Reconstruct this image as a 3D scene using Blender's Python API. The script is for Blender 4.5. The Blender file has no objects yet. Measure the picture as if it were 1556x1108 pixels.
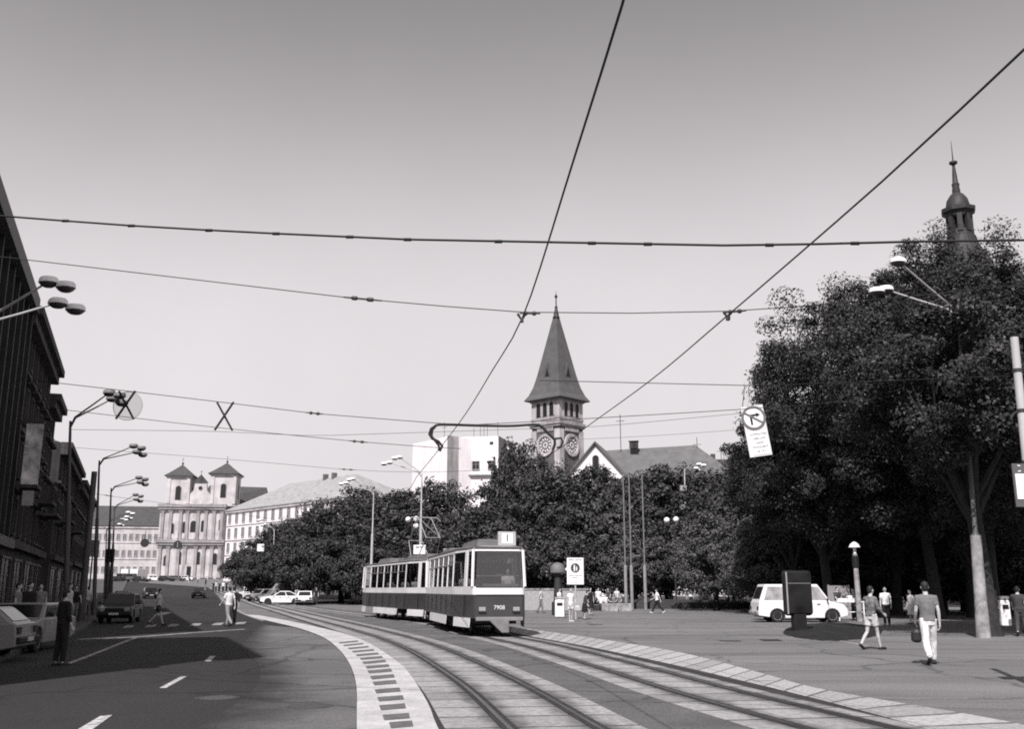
import bpy, bmesh, math, random
import numpy as np
from mathutils import Vector, Matrix
R = math.radians
random.seed(7)
sc = bpy.context.scene
COL = sc.collection

# ---------------------------------------------------------------- survey: photograph pixel -> place
F = 1513.0; CX, CY = 778.0, 554.0; EYE = 1.6
PITCH = math.atan(343 / 1513.0); cP, sP = math.cos(PITCH), math.sin(PITCH)
def hill(y):
    t = min(y, 345.0) - 112.0
    return max(0.0, 0.0255 * (math.sqrt(t * t + 400) + t) / 2 - 0.047)
def ray(px, py):
    x, u = px - CX, CY - py
    return x, F * cP - u * sP, F * sP + u * cP
def at(px, py, Y):
    x, f, u = ray(px, py); k = Y / f
    return Vector((x * k, Y, EYE + u * k))
def atz(px, py, Z):
    x, f, u = ray(px, py); k = (Z - EYE) / u
    return Vector((x * k, f * k, Z))
def g(px, py, dz=0.0):
    x, f, u = ray(px, py)
    d = 2.0
    while d < 700 and EYE + u * d / f > hill(d): d += 1.0
    lo, hi = d - 1.0, d
    for _ in range(30):
        m = (lo + hi) / 2
        if EYE + u * m / f > hill(m): lo = m
        else: hi = m
    return Vector((x * lo / f, lo, hill(lo) + dz))
def gd(px, Y, dz=0.0):                      # point on the ground at depth Y under image column px
    return Vector(((px - CX) / 1551.0 * Y, Y, hill(Y) + dz))

def gd2(px, py, Y, dz=0.0):                 # foot of a tall thing whose point at image row py stands in column px
    return Vector((at(px, py, Y).x, Y, hill(Y) + dz))

# ---------------------------------------------------------------- materials (a black and white day: greys)
MATS = {}
def mat(name, v, rough=.8, var=.12, scale=4.0, bump=0.0, bscale=40.0, metal=0.0, spec=.3, detail=6.0, tint=(1, .975, .985)):
    if name in MATS: return MATS[name]
    m = bpy.data.materials.new(name); m.use_nodes = True; MATS[name] = m
    nt = m.node_tree; b = nt.nodes['Principled BSDF']
    b.inputs['Roughness'].default_value = rough; b.inputs['Metallic'].default_value = metal
    b.inputs['Specular IOR Level'].default_value = spec
    tc = nt.nodes.new('ShaderNodeTexCoord'); n = nt.nodes.new('ShaderNodeTexNoise')
    n.inputs['Scale'].default_value = scale; n.inputs['Detail'].default_value = detail
    nt.links.new(tc.outputs['Object'], n.inputs['Vector'])
    r = nt.nodes.new('ShaderNodeValToRGB')
    lo, hi = v * (1 - var), v * (1 + var)
    r.color_ramp.elements[0].position = .3; r.color_ramp.elements[1].position = .7
    r.color_ramp.elements[0].color = (lo * tint[0], lo * tint[1], lo * tint[2], 1)
    r.color_ramp.elements[1].color = (hi * tint[0], hi * tint[1], hi * tint[2], 1)
    nt.links.new(n.outputs['Fac'], r.inputs['Fac']); nt.links.new(r.outputs['Color'], b.inputs['Base Color'])
    if bump:
        n2 = nt.nodes.new('ShaderNodeTexNoise'); n2.inputs['Scale'].default_value = bscale; n2.inputs['Detail'].default_value = 4
        nt.links.new(tc.outputs['Object'], n2.inputs['Vector'])
        bp = nt.nodes.new('ShaderNodeBump'); bp.inputs['Strength'].default_value = bump; bp.inputs['Distance'].default_value = .02
        nt.links.new(n2.outputs['Fac'], bp.inputs['Height']); nt.links.new(bp.outputs['Normal'], b.inputs['Normal'])
    return m
def mulnode(nt, a, bsock):
    mx = nt.nodes.new('ShaderNodeMix'); mx.data_type = 'RGBA'; mx.blend_type = 'MULTIPLY'; mx.inputs[0].default_value = 1
    nt.links.new(a, mx.inputs[6]); nt.links.new(bsock, mx.inputs[7]); return mx.outputs[2]
def ground_mat(name, v, v2, big=.15, grit=.35, stretch=(1, 1, 1), rough=.9, crack=False):
    """aggregate speckle, large worn patches and tyre streaks"""
    m = bpy.data.materials.new(name); m.use_nodes = True; MATS[name] = m
    nt = m.node_tree; b = nt.nodes['Principled BSDF']; b.inputs['Roughness'].default_value = rough
    b.inputs['Specular IOR Level'].default_value = .25
    tc = nt.nodes.new('ShaderNodeTexCoord'); mp = nt.nodes.new('ShaderNodeMapping')
    mp.inputs['Scale'].default_value = stretch
    nt.links.new(tc.outputs['Object'], mp.inputs['Vector'])
    n = nt.nodes.new('ShaderNodeTexNoise'); n.inputs['Scale'].default_value = big; n.inputs['Detail'].default_value = 9; n.inputs['Roughness'].default_value = .65
    nt.links.new(mp.outputs['Vector'], n.inputs['Vector'])
    r = nt.nodes.new('ShaderNodeValToRGB'); r.color_ramp.elements[0].position = .36; r.color_ramp.elements[1].position = .66
    r.color_ramp.elements[0].color = (v, v * .975, v * .985, 1); r.color_ramp.elements[1].color = (v2, v2 * .975, v2 * .985, 1)
    nt.links.new(n.outputs['Fac'], r.inputs['Fac'])
    n2 = nt.nodes.new('ShaderNodeTexNoise'); n2.inputs['Scale'].default_value = 22; n2.inputs['Detail'].default_value = 5; n2.inputs['Roughness'].default_value = .8
    nt.links.new(tc.outputs['Object'], n2.inputs['Vector'])
    r2 = nt.nodes.new('ShaderNodeValToRGB'); r2.color_ramp.elements[0].position = .35; r2.color_ramp.elements[1].position = .7
    r2.color_ramp.elements[0].color = (1 - grit,) * 3 + (1,); r2.color_ramp.elements[1].color = (1 + grit,) * 3 + (1,)
    nt.links.new(n2.outputs['Fac'], r2.inputs['Fac'])
    base = mulnode(nt, r.outputs['Color'], r2.outputs['Color'])
    if crack:
        wn = nt.nodes.new('ShaderNodeTexNoise'); wn.inputs['Scale'].default_value = .9; wn.inputs['Detail'].default_value = 6
        nt.links.new(tc.outputs['Object'], wn.inputs['Vector'])
        ma = nt.nodes.new('ShaderNodeVectorMath'); ma.operation = 'MULTIPLY_ADD'; ma.inputs[1].default_value = (1.1, 1.1, 0); nt.links.new(wn.outputs['Color'], ma.inputs[0]); nt.links.new(tc.outputs['Object'], ma.inputs[2])
        vo = nt.nodes.new('ShaderNodeTexVoronoi'); vo.feature = 'DISTANCE_TO_EDGE'; vo.inputs['Scale'].default_value = .22; nt.links.new(ma.outputs[0], vo.inputs['Vector'])
        cr = nt.nodes.new('ShaderNodeValToRGB'); cr.color_ramp.elements[0].position = .004; cr.color_ramp.elements[1].position = .016
        cr.color_ramp.elements[0].color = (.62, .62, .62, 1); cr.color_ramp.elements[1].color = (1, 1, 1, 1); nt.links.new(vo.outputs['Distance'], cr.inputs['Fac'])
        sn = nt.nodes.new('ShaderNodeTexNoise'); sn.inputs['Scale'].default_value = .55; sn.inputs['Detail'].default_value = 5; sn.inputs['Roughness'].default_value = .6; nt.links.new(tc.outputs['Object'], sn.inputs['Vector'])
        sr = nt.nodes.new('ShaderNodeValToRGB'); sr.color_ramp.elements[0].position = .60; sr.color_ramp.elements[1].position = .72
        sr.color_ramp.elements[0].color = (1, 1, 1, 1); sr.color_ramp.elements[1].color = (.68, .68, .68, 1); nt.links.new(sn.outputs['Fac'], sr.inputs['Fac'])
        base = mulnode(nt, mulnode(nt, base, cr.outputs['Color']), sr.outputs['Color'])
    nt.links.new(base, b.inputs['Base Color'])
    bp = nt.nodes.new('ShaderNodeBump'); bp.inputs['Strength'].default_value = .5; bp.inputs['Distance'].default_value = .015
    nt.links.new(n2.outputs['Fac'], bp.inputs['Height']); nt.links.new(bp.outputs['Normal'], b.inputs['Normal'])
    return m
def uv_joint_mat(name, v, vj, bw, bh, mortar=.03, var=.18, rails=None):
    """paving slabs laid along a track: joints from the strip's own UV (metres)"""
    m = bpy.data.materials.new(name); m.use_nodes = True; MATS[name] = m
    nt = m.node_tree; b = nt.nodes['Principled BSDF']; b.inputs['Roughness'].default_value = .85
    b.inputs['Specular IOR Level'].default_value = .25
    tc = nt.nodes.new('ShaderNodeTexCoord'); br = nt.nodes.new('ShaderNodeTexBrick')
    nz = nt.nodes.new('ShaderNodeTexNoise'); nz.inputs['Scale'].default_value = 1.3; nz.inputs['Detail'].default_value = 6
    nt.links.new(tc.outputs['UV'], nz.inputs['Vector'])
    ad = nt.nodes.new('ShaderNodeVectorMath'); ad.operation = 'MULTIPLY_ADD'; ad.inputs[1].default_value = (.16, .16, 0)
    nt.links.new(nz.outputs['Color'], ad.inputs[0]); nt.links.new(tc.outputs['UV'], ad.inputs[2])
    nt.links.new(ad.outputs[0], br.inputs['Vector'])
    br.offset = 0; br.inputs['Scale'].default_value = 1; br.inputs['Brick Width'].default_value = bw; br.inputs['Row Height'].default_value = bh
    br.inputs['Mortar Size'].default_value = mortar; br.inputs['Mortar Smooth'].default_value = .6
    br.inputs['Color1'].default_value = (v * (1 + var), v * (1 + var) * .975, v * (1 + var) * .985, 1)
    br.inputs['Color2'].default_value = (v * (1 - var), v * (1 - var) * .975, v * (1 - var) * .985, 1)
    br.inputs['Mortar'].default_value = (vj, vj, vj, 1)
    n2 = nt.nodes.new('ShaderNodeTexNoise'); n2.inputs['Scale'].default_value = 9; n2.inputs['Detail'].default_value = 8; n2.inputs['Roughness'].default_value = .75
    nt.links.new(tc.outputs['UV'], n2.inputs['Vector'])
    r2 = nt.nodes.new('ShaderNodeValToRGB'); r2.color_ramp.elements[0].position = .3; r2.color_ramp.elements[1].position = .7
    r2.color_ramp.elements[0].color = (.5, .5, .5, 1); r2.color_ramp.elements[1].color = (1.4, 1.4, 1.4, 1)
    nt.links.new(n2.outputs['Fac'], r2.inputs['Fac'])
    base = mulnode(nt, br.outputs['Color'], r2.outputs['Color'])
    if rails:
        sx = nt.nodes.new('ShaderNodeSeparateXYZ'); nt.links.new(tc.outputs['UV'], sx.inputs[0]); ds = []
        def mm(op, a, b_=None):
            q = nt.nodes.new('ShaderNodeMath'); q.operation = op
            for i, x in enumerate((a, b_)):
                if x is None: continue
                if isinstance(x, (int, float)): q.inputs[i].default_value = x
                else: nt.links.new(x, q.inputs[i])
            return q.outputs[0]
        ds = [mm('ABSOLUTE', mm('SUBTRACT', sx.outputs[0], r_)) for r_ in rails]; d = ds[0]
        for e in ds[1:]: d = mm('MINIMUM', d, e)
        d = mm('ADD', d, mm('MULTIPLY', mm('SUBTRACT', nz.outputs['Fac'], .5), .5))
        mr = nt.nodes.new('ShaderNodeMapRange'); mr.interpolation_type = 'SMOOTHSTEP'; mr.inputs[1].default_value = .10; mr.inputs[2].default_value = .36; mr.inputs[3].default_value = .42; mr.inputs[4].default_value = 1.0
        nt.links.new(d, mr.inputs[0]); cc = nt.nodes.new('ShaderNodeCombineColor')
        for i in range(3): nt.links.new(mr.outputs[0], cc.inputs[i])
        base = mulnode(nt, base, cc.outputs[0])
    nt.links.new(base, b.inputs['Base Color'])
    return m
def glass_mat(name, tint=.7, base=.06):
    m = bpy.data.materials.new(name); m.use_nodes = True; MATS[name] = m
    nt = m.node_tree; nt.nodes.remove(nt.nodes['Principled BSDF']); out = nt.nodes['Material Output']
    t = nt.nodes.new('ShaderNodeBsdfTransparent'); t.inputs[0].default_value = (tint, tint, tint, 1)
    gl = nt.nodes.new('ShaderNodeBsdfGlossy'); gl.inputs['Roughness'].default_value = .03
    lw_ = nt.nodes.new('ShaderNodeLayerWeight'); lw_.inputs[0].default_value = .5
    pw_ = nt.nodes.new('ShaderNodeMath'); pw_.operation = 'POWER'; pw_.inputs[1].default_value = 5; nt.links.new(lw_.outputs['Facing'], pw_.inputs[0])
    lw = nt.nodes.new('ShaderNodeMath'); lw.operation = 'MULTIPLY_ADD'; lw.inputs[1].default_value = .92; lw.inputs[2].default_value = .05; nt.links.new(pw_.outputs[0], lw.inputs[0])
    mx = nt.nodes.new('ShaderNodeMixShader')
    nt.links.new(lw.outputs[0], mx.inputs[0]); nt.links.new(t.outputs[0], mx.inputs[1]); nt.links.new(gl.outputs[0], mx.inputs[2])
    nt.links.new(mx.outputs[0], out.inputs[0]); return m
def wall_mat(name, v, var=.16, streak=.25):
    """plaster with soot: blotches plus vertical run-off streaks"""
    m = bpy.data.materials.new(name); m.use_nodes = True; MATS[name] = m
    nt = m.node_tree; b = nt.nodes['Principled BSDF']; b.inputs['Roughness'].default_value = .9; b.inputs['Specular IOR Level'].default_value = .15
    tc = nt.nodes.new('ShaderNodeTexCoord')
    outs = []
    for scale, st, a in ((.35, (1, 1, 1), var), (1.6, (1, 1, .12), streak), (14, (1, 1, 1), .12)):
        mp = nt.nodes.new('ShaderNodeMapping'); mp.inputs['Scale'].default_value = st; nt.links.new(tc.outputs['Object'], mp.inputs['Vector'])
        n = nt.nodes.new('ShaderNodeTexNoise'); n.inputs['Scale'].default_value = scale; n.inputs['Detail'].default_value = 7
        nt.links.new(mp.outputs['Vector'], n.inputs['Vector'])
        r = nt.nodes.new('ShaderNodeValToRGB'); r.color_ramp.elements[0].position = .35; r.color_ramp.elements[1].position = .62
        k = v if not outs else 1.0
        r.color_ramp.elements[0].color = (k * (1 - a), k * (1 - a) * .98, k * (1 - a) * .985, 1)
        r.color_ramp.elements[1].color = (k * (1 + a * .4), k * (1 + a * .4) * .98, k * (1 + a * .4) * .985, 1)
        nt.links.new(n.outputs['Fac'], r.inputs['Fac']); outs.append(r.outputs['Color'])
    nt.links.new(mulnode(nt, mulnode(nt, outs[0], outs[1]), outs[2]), b.inputs['Base Color'])
    return m
def roof_mat(name, v):
    """rows of tiles with uneven weathering"""
    m = bpy.data.materials.new(name); m.use_nodes = True; MATS[name] = m
    nt = m.node_tree; b = nt.nodes['Principled BSDF']; b.inputs['Roughness'].default_value = .85
    tc = nt.nodes.new('ShaderNodeTexCoord')
    w = nt.nodes.new('ShaderNodeTexWave'); w.bands_direction = 'Z'; w.inputs['Scale'].default_value = 1.6; w.inputs['Distortion'].default_value = .6
    nt.links.new(tc.outputs['Object'], w.inputs['Vector'])
    n = nt.nodes.new('ShaderNodeTexNoise'); n.inputs['Scale'].default_value = .8; n.inputs['Detail'].default_value = 9; n.inputs['Roughness'].default_value = .7
    nt.links.new(tc.outputs['Object'], n.inputs['Vector'])
    r = nt.nodes.new('ShaderNodeValToRGB'); r.color_ramp.elements[0].position = .3; r.color_ramp.elements[1].position = .7
    r.color_ramp.elements[0].color = (v * .7, v * .69, v * .69, 1); r.color_ramp.elements[1].color = (v * 1.25, v * 1.22, v * 1.23, 1)
    nt.links.new(n.outputs['Fac'], r.inputs['Fac'])
    r2 = nt.nodes.new('ShaderNodeValToRGB'); r2.color_ramp.elements[0].color = (.78, .78, .78, 1); r2.color_ramp.elements[1].color = (1.08, 1.08, 1.08, 1)
    nt.links.new(w.outputs['Fac'], r2.inputs['Fac'])
    nt.links.new(mulnode(nt, r.outputs['Color'], r2.outputs['Color']), b.inputs['Base Color'])
    return m

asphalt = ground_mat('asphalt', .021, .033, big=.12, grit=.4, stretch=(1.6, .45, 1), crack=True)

def blend_mat(name, v0, v1):
    m = ground_mat(name, v0, v1, crack=True); nt = m.node_tree
    tc = nt.nodes.new('ShaderNodeTexCoord'); sx = nt.nodes.new('ShaderNodeSeparateXYZ'); nt.links.new(tc.outputs['UV'], sx.inputs[0])
    n = nt.nodes.new('ShaderNodeTexNoise'); n.inputs['Scale'].default_value = .9; n.inputs['Detail'].default_value = 8; n.inputs['Roughness'].default_value = .7
    nt.links.new(tc.outputs['Object'], n.inputs['Vector'])
    a = nt.nodes.new('ShaderNodeMath'); a.operation = 'MULTIPLY_ADD'; a.inputs[1].default_value = 2.2; nt.links.new(n.outputs['Fac'], a.inputs[0]); nt.links.new(sx.outputs[0], a.inputs[2])
    mr = nt.nodes.new('ShaderNodeMapRange'); mr.interpolation_type = 'SMOOTHSTEP'; mr.inputs[1].default_value = 1.0; mr.inputs[2].default_value = 2.7
    nt.links.new(a.outputs[0], mr.inputs[0])
    for r in nt.nodes:
        if r.type == 'VALTORGB' and abs(r.color_ramp.elements[0].color[0] - v0) < 1e-6: ramp = r
    mx = nt.nodes.new('ShaderNodeMix'); mx.data_type = 'RGBA'; nt.links.new(mr.outputs[0], mx.inputs[0])
    mx.inputs[6].default_value = (.030, .029, .0295, 1); dst = [l.to_socket for l in ramp.outputs[0].links]
    nt.links.new(ramp.outputs[0], mx.inputs[7])
    for d in dst: nt.links.new(mx.outputs[2], d)
    return m
asphalt_mid = ground_mat('tram asphalt', .085, .135, big=.5, grit=.4, crack=True)
asphalt_old = blend_mat('worn asphalt', .10, .155)
plaza_m = ground_mat('plaza asphalt', .11, .20, big=.22, grit=.4, stretch=(.35, 1.5, 1), crack=True)
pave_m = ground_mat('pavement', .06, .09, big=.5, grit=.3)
pale_m = ground_mat('pale concrete', .36, .52, big=1.2, grit=.22)
pale2_m = uv_joint_mat('pale slabs', .33, .11, 9.0, .95, mortar=.07)
slab_m = uv_joint_mat('track slabs', .26, .055, 9.0, 1.05, mortar=.05, rails=(.75, 1.8))
slab2_m = uv_joint_mat('second track slabs', .26, .055, 9.0, 1.05, mortar=.05, rails=(.6, 1.65, 2.25))
lawn_m = ground_mat('lawn', .03, .06, big=1.0, grit=.5)
line_m = mat('road paint', .38, .8, .6, 9.0, detail=10)
dash_m = mat('dark setts', .11, .85, .25, 5.0, bump=.4)
steel_m = mat('rail steel', .10, .35, .3, 1.5, metal=.7)
groove_m = mat('rail groove', .028, .9, .3, 2.0)
leaf_m = None
white_p = mat('white paint', .78, .35, .05, 1.5, spec=.5)
cream_p = mat('cream enamel', .74, .4, .10, .9, spec=.5)
tramred_p = mat('tram enamel', .046, .4, .16, 1.1, spec=.5)
black_m = mat('black', .012, .6, .2, 3)
dark_m = mat('dark metal', .035, .55, .2, 3)
grey_p = mat('grey paint', .30, .5, .1, 2)
rubber_m = mat('rubber', .018, .85, .2, 5)
chrome_m = mat('chrome', .5, .22, .05, 2, metal=.9)
carglass_m = mat('car glass', .012, .06, .1, 2, spec=.6)
lamp_glass = mat('lamp glass', .30, .3, .05, 3)
winglass_m = mat('window glass', .018, .12, .3, 2, spec=.5)
galv_m = mat('pole paint', .42, .55, .15, 2)
galvdk_m = mat('dark pole paint', .075, .55, .15, 2)
conc_m = mat('concrete post', .27, .9, .45, 3, bump=.3)
wire_m = mat('wire', .015, .6, .1, 3)
skin_m = mat('skin', .42, .55, .06, 8)
hair_m = mat('dark hair', .018, .6, .3, 20)
greyhair_m = mat('fair hair', .25, .6, .3, 20)
tramglass = glass_mat('tram glass', .72)
sky_veil = glass_mat('sky veil windshield', .7)
_nt = sky_veil.node_tree; _o = _nt.nodes['Material Output']; _src = _o.inputs[0].links[0].from_socket
_d = _nt.nodes.new('ShaderNodeBsdfDiffuse'); _d.inputs[0].default_value = (.34, .33, .335, 1); _m = _nt.nodes.new('ShaderNodeMixShader'); _m.inputs[0].default_value = .07  # grey diffuse layer paints the sky's reflection onto the glass
_nt.links.new(_src, _m.inputs[1]); _nt.links.new(_d.outputs[0], _m.inputs[2]); _nt.links.new(_m.outputs[0], _o.inputs[0])

# ---------------------------------------------------------------- mesh builder
class MB:
    def __init__(s, M=None): s.v, s.f, s.mi, s.M, s.cur = [], [], [], M or Matrix(), 0
    def add(s, vs, fs):
        o = len(s.v); s.v += [s.M @ Vector(p) for p in vs]; s.f += [tuple(o + i for i in f) for f in fs]; s.mi += [s.cur] * len(fs); return s
    def box(s, c, d, rz=0, M=None):
        x, y, z = d[0] / 2, d[1] / 2, d[2] / 2
        T = Matrix.Translation(c) @ (M if M is not None else Matrix.Rotation(rz, 4, 'Z'))
        vs = [T @ Vector((a * x, b * y, e * z)) for e in (-1, 1) for a, b in ((-1, -1), (1, -1), (1, 1), (-1, 1))]
        return s.add(vs, [(3, 2, 1, 0), (4, 5, 6, 7), (0, 1, 5, 4), (1, 2, 6, 5), (2, 3, 7, 6), (3, 0, 4, 7)])
    def loft(s, rings, cap=True, closed=True):
        n = len(rings[0]); vs = [p for r in rings for p in r]; fs = []
        for i in range(len(rings) - 1):
            for j in range(n if closed else n - 1):
                k = (j + 1) % n; fs.append((i * n + j, i * n + k, (i + 1) * n + k, (i + 1) * n + j))
        if cap: fs += [tuple(reversed(range(n))), tuple((len(rings) - 1) * n + j for j in range(n))]
        return s.add(vs, fs)
    def tube(s, pts, r, n=6, cap=True):
        pts = [Vector(p) for p in pts]; rs = r if isinstance(r, (list, tuple)) else [r] * len(pts)
        rings = []; u = None
        for i, p in enumerate(pts):
            d = (pts[min(i + 1, len(pts) - 1)] - pts[max(i - 1, 0)]).normalized()
            if u is None: u = d.cross(Vector((0, 0, 1)) if abs(d.z) < .95 else Vector((1, 0, 0))).normalized()
            else: u = (u - d * u.dot(d)).normalized()
            w = d.cross(u)
            rings.append([p + rs[i] * (math.cos(2 * math.pi * j / n) * u + math.sin(2 * math.pi * j / n) * w) for j in range(n)])
        return s.loft(rings, cap)
    def lathe(s, prof, n=16, c=(0, 0, 0), sx=1, sy=1, ring=False):
        c = Vector(c)
        if ring: prof = tuple(prof) + (prof[0],)
        return s.loft([[c + Vector((r * sx * math.cos(2 * math.pi * j / n), r * sy * math.sin(2 * math.pi * j / n), z)) for j in range(n)] for r, z in prof], cap=not ring)
    def ell(s, c, rx, ry, rz, n=12, m=7, M=None):
        c = Vector(c); T = M or Matrix()
        rings = []
        for i in range(m + 1):
            a = -math.pi / 2 + math.pi * (i + .02) / (m + .04) if 0 < i < m else (-math.pi / 2 + .12 if i == 0 else math.pi / 2 - .12)
            rings.append([c + T @ Vector((rx * math.cos(a) * math.cos(2 * math.pi * j / n), ry * math.cos(a) * math.sin(2 * math.pi * j / n), rz * math.sin(a))) for j in range(n)])
        return s.loft(rings)
    def prism(s, poly, axis, a, b):
        """polygon in the plane across axis (x: (y,z); y: (x,z); z: (x,y)) extruded a..b"""
        def P(p, t): return {'x': (t, p[0], p[1]), 'y': (p[0], t, p[1]), 'z': (p[0], p[1], t)}[axis]
        n = len(poly)
        return s.add([P(p, a) for p in poly] + [P(p, b) for p in poly],
                     [tuple(range(n)), tuple(reversed(range(n, 2 * n)))] + [(i, i + n, (i + 1) % n + n, (i + 1) % n) for i in range(n)])
    def panel(s, q, off, th):
        """thin slab on quad q (4 pts ccw seen from outside), standing off the surface"""
        q = [Vector(p) for p in q]; nrm = (q[1] - q[0]).cross(q[3] - q[0]).normalized()
        a = [p + nrm * off for p in q]; b = [p + nrm * (off + th) for p in q]
        return s.add(a + b, [(3, 2, 1, 0), (4, 5, 6, 7), (0, 1, 5, 4), (1, 2, 6, 5), (2, 3, 7, 6), (3, 0, 4, 7)])
    def build(s, name, m, parent=None, smooth=False, bevel=0.0, seg=2, loc=None, fix=True):
        me = bpy.data.meshes.new(name); me.from_pydata([tuple(v) for v in s.v], [], s.f)
        for mm in (m if isinstance(m, (list, tuple)) else [m]): me.materials.append(mm)
        if any(s.mi): me.polygons.foreach_set('material_index', s.mi)
        if fix:
            bm = bmesh.new(); bm.from_mesh(me); bmesh.ops.recalc_face_normals(bm, faces=bm.faces); bm.to_mesh(me); bm.free()
        return mkobj(name, me, parent, smooth, bevel, seg, loc)
def mkobj(name, me, parent=None, smooth=False, bevel=0.0, seg=2, loc=None):
    if smooth:
        me.polygons.foreach_set('use_smooth', [True] * len(me.polygons))
        try: me.set_sharp_from_angle(angle=R(40))
        except Exception: pass
    o = bpy.data.objects.new(name, me); COL.objects.link(o)
    if parent: o.parent = parent
    if loc is not None: o.location = loc
    if bevel:
        md = o.modifiers.new('bevel', 'BEVEL'); md.width = bevel; md.segments = seg; md.limit_method = 'ANGLE'; md.angle_limit = R(35)
    return o
def tag(o, label, cat, group=None):
    o['label'] = label; o['category'] = cat
    if group: o['group'] = group
    return o
def struct(o, kind='structure'): o['kind'] = kind; return o
def empty(name, loc, rz=0.0, label=None, cat=None, group=None):
    o = bpy.data.objects.new(name, None); COL.objects.link(o); o.location = loc; o.rotation_euler = (0, 0, rz); o.empty_display_size = .3
    if label: tag(o, label, cat, group)
    return o
def dup(root, loc, rz=None, label=None, scale=None, group=None):
    def cp(o, par):
        c = o.copy(); COL.objects.link(c)
        if par: c.parent = par
        for ch in [q for q in KIDS.get(o.name, [])] : cp(ch, c)
        return c
    KIDS.clear()
    for q in list(COL.objects):
        if q.parent: KIDS.setdefault(q.parent.name, []).append(q)
    c = cp(root, None); c.location = loc
    if rz is not None: c.rotation_euler = (0, 0, rz)
    if label: c['label'] = label
    if group: c['group'] = group
    if scale is not None: c.scale = scale if isinstance(scale, (tuple, list)) else (scale,) * 3
    return c
KIDS = {}
def lettering(txt, size, M, m, parent, name='lettering', depth=.004, align='CENTER'):
    cu = bpy.data.curves.new('t', 'FONT'); cu.body = txt; cu.size = size; cu.extrude = depth; cu.align_x = align; cu.align_y = 'CENTER'; cu.resolution_u = 3
    o = bpy.data.objects.new('t', cu); COL.objects.link(o)
    dg = bpy.context.evaluated_depsgraph_get(); me = bpy.data.meshes.new_from_object(o.evaluated_get(dg)); me.name = name
    bpy.data.objects.remove(o); bpy.data.curves.remove(cu)
    me.transform(M); me.materials.clear(); me.materials.append(m)
    return mkobj(name, me, parent)
def catmull(pts, step):
    pts = [Vector(p) for p in pts]; P = [2 * pts[0] - pts[1]] + pts + [2 * pts[-1] - pts[-2]]; out = []
    for i in range(1, len(P) - 2):
        n = max(1, int((P[i + 1] - P[i]).length / step))
        for k in range(n):
            t = k / n; a, b, c, d = P[i - 1], P[i], P[i + 1], P[i + 2]
            out.append(.5 * ((2 * b) + (c - a) * t + (2 * a - 5 * b + 4 * c - d) * t * t + (3 * b - a - 3 * c + d) * t ** 3))
    out.append(pts[-1]); return out
def offset2d(line, d):
    out = []
    for i, p in enumerate(line):
        t = line[min(i + 1, len(line) - 1)] - line[max(i - 1, 0)]; n = Vector((t.y, -t.x, 0)).normalized()
        q = p + n * d; q.z = hill(q.y); out.append(q)
    return out
def strip(name, A, B, m, dz, parent=None):
    """ground sheet between two polylines of equal length; UV in metres (u across, v along)"""
    vs, fs, uv = [], [], []; run = 0
    for i, (a, b) in enumerate(zip(A, B)):
        if i: run += ((a + b) / 2 - (A[i - 1] + B[i - 1]) / 2).length
        for k in range(5):
            t = k / 4; p = a.lerp(b, t); vs.append((p.x, p.y, hill(p.y) + dz)); uv.append((t * (b - a).length, run))
    n = len(A)
    for i in range(n - 1):
        for k in range(4): fs.append((i * 5 + k, i * 5 + k + 1, (i + 1) * 5 + k + 1, (i + 1) * 5 + k))
    me = bpy.data.meshes.new(name); me.from_pydata(vs, [], fs); me.materials.append(m)
    ul = me.uv_layers.new(name='UVMap')
    for p in me.polygons:
        for li in p.loop_indices: ul.data[li].uv = uv[me.loops[li].vertex_index]
    bm = bmesh.new(); bm.from_mesh(me); bmesh.ops.recalc_face_normals(bm, faces=bm.faces)
    if sum(f.normal.z for f in bm.faces) < 0: bmesh.ops.reverse_faces(bm, faces=bm.faces)
    bm.to_mesh(me); bm.free()
    return mkobj(name, me, parent)
def resample(line, n):
    L = [0]
    for a, b in zip(line, line[1:]): L.append(L[-1] + (b - a).length)
    out = []; j = 0
    for i in range(n):
        s = L[-1] * i / (n - 1)
        while j < len(L) - 2 and L[j + 1] < s: j += 1
        t = (s - L[j]) / max(1e-6, L[j + 1] - L[j]); out.append(line[j].lerp(line[j + 1], t))
    return out

# ---------------------------------------------------------------- camera, sun and sky
cam = bpy.data.cameras.new('camera'); camo = bpy.data.objects.new('camera', cam); COL.objects.link(camo); sc.camera = camo
cam.sensor_fit = 'HORIZONTAL'; cam.sensor_width = 36; cam.lens = 36 * F / 1556; cam.clip_end = 3000; cam.clip_start = .1
camo.location = (0, 0, EYE); camo.rotation_euler = (math.pi / 2 + PITCH, 0, 0)
SUN_AZ, SUN_EL = 195.0, 49.0
sd = bpy.data.lights.new('sun', 'SUN'); so = bpy.data.objects.new('sun', sd); COL.objects.link(so)
sd.energy = 3.2; sd.angle = R(.5); sd.color = (1, .975, .975)
dvec = -Vector((math.sin(R(SUN_AZ)) * math.cos(R(SUN_EL)), math.cos(R(SUN_AZ)) * math.cos(R(SUN_EL)), math.sin(R(SUN_EL))))
so.rotation_euler = dvec.to_track_quat('-Z', 'Y').to_euler(); so.location = (0, 0, 60)
w = bpy.data.worlds.new('World'); sc.world = w; w.use_nodes = True
nt = w.node_tree; bg = nt.nodes['Background']
sky = nt.nodes.new('ShaderNodeTexSky'); sky.sky_type = 'NISHITA'; sky.sun_disc = False
sky.sun_elevation = R(SUN_EL); sky.sun_rotation = R(SUN_AZ); sky.air_density = 1.0; sky.dust_density = 1.2; sky.ozone_density = 1
sep = nt.nodes.new('ShaderNodeSeparateColor'); nt.links.new(sky.outputs[0], sep.inputs[0])
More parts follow.
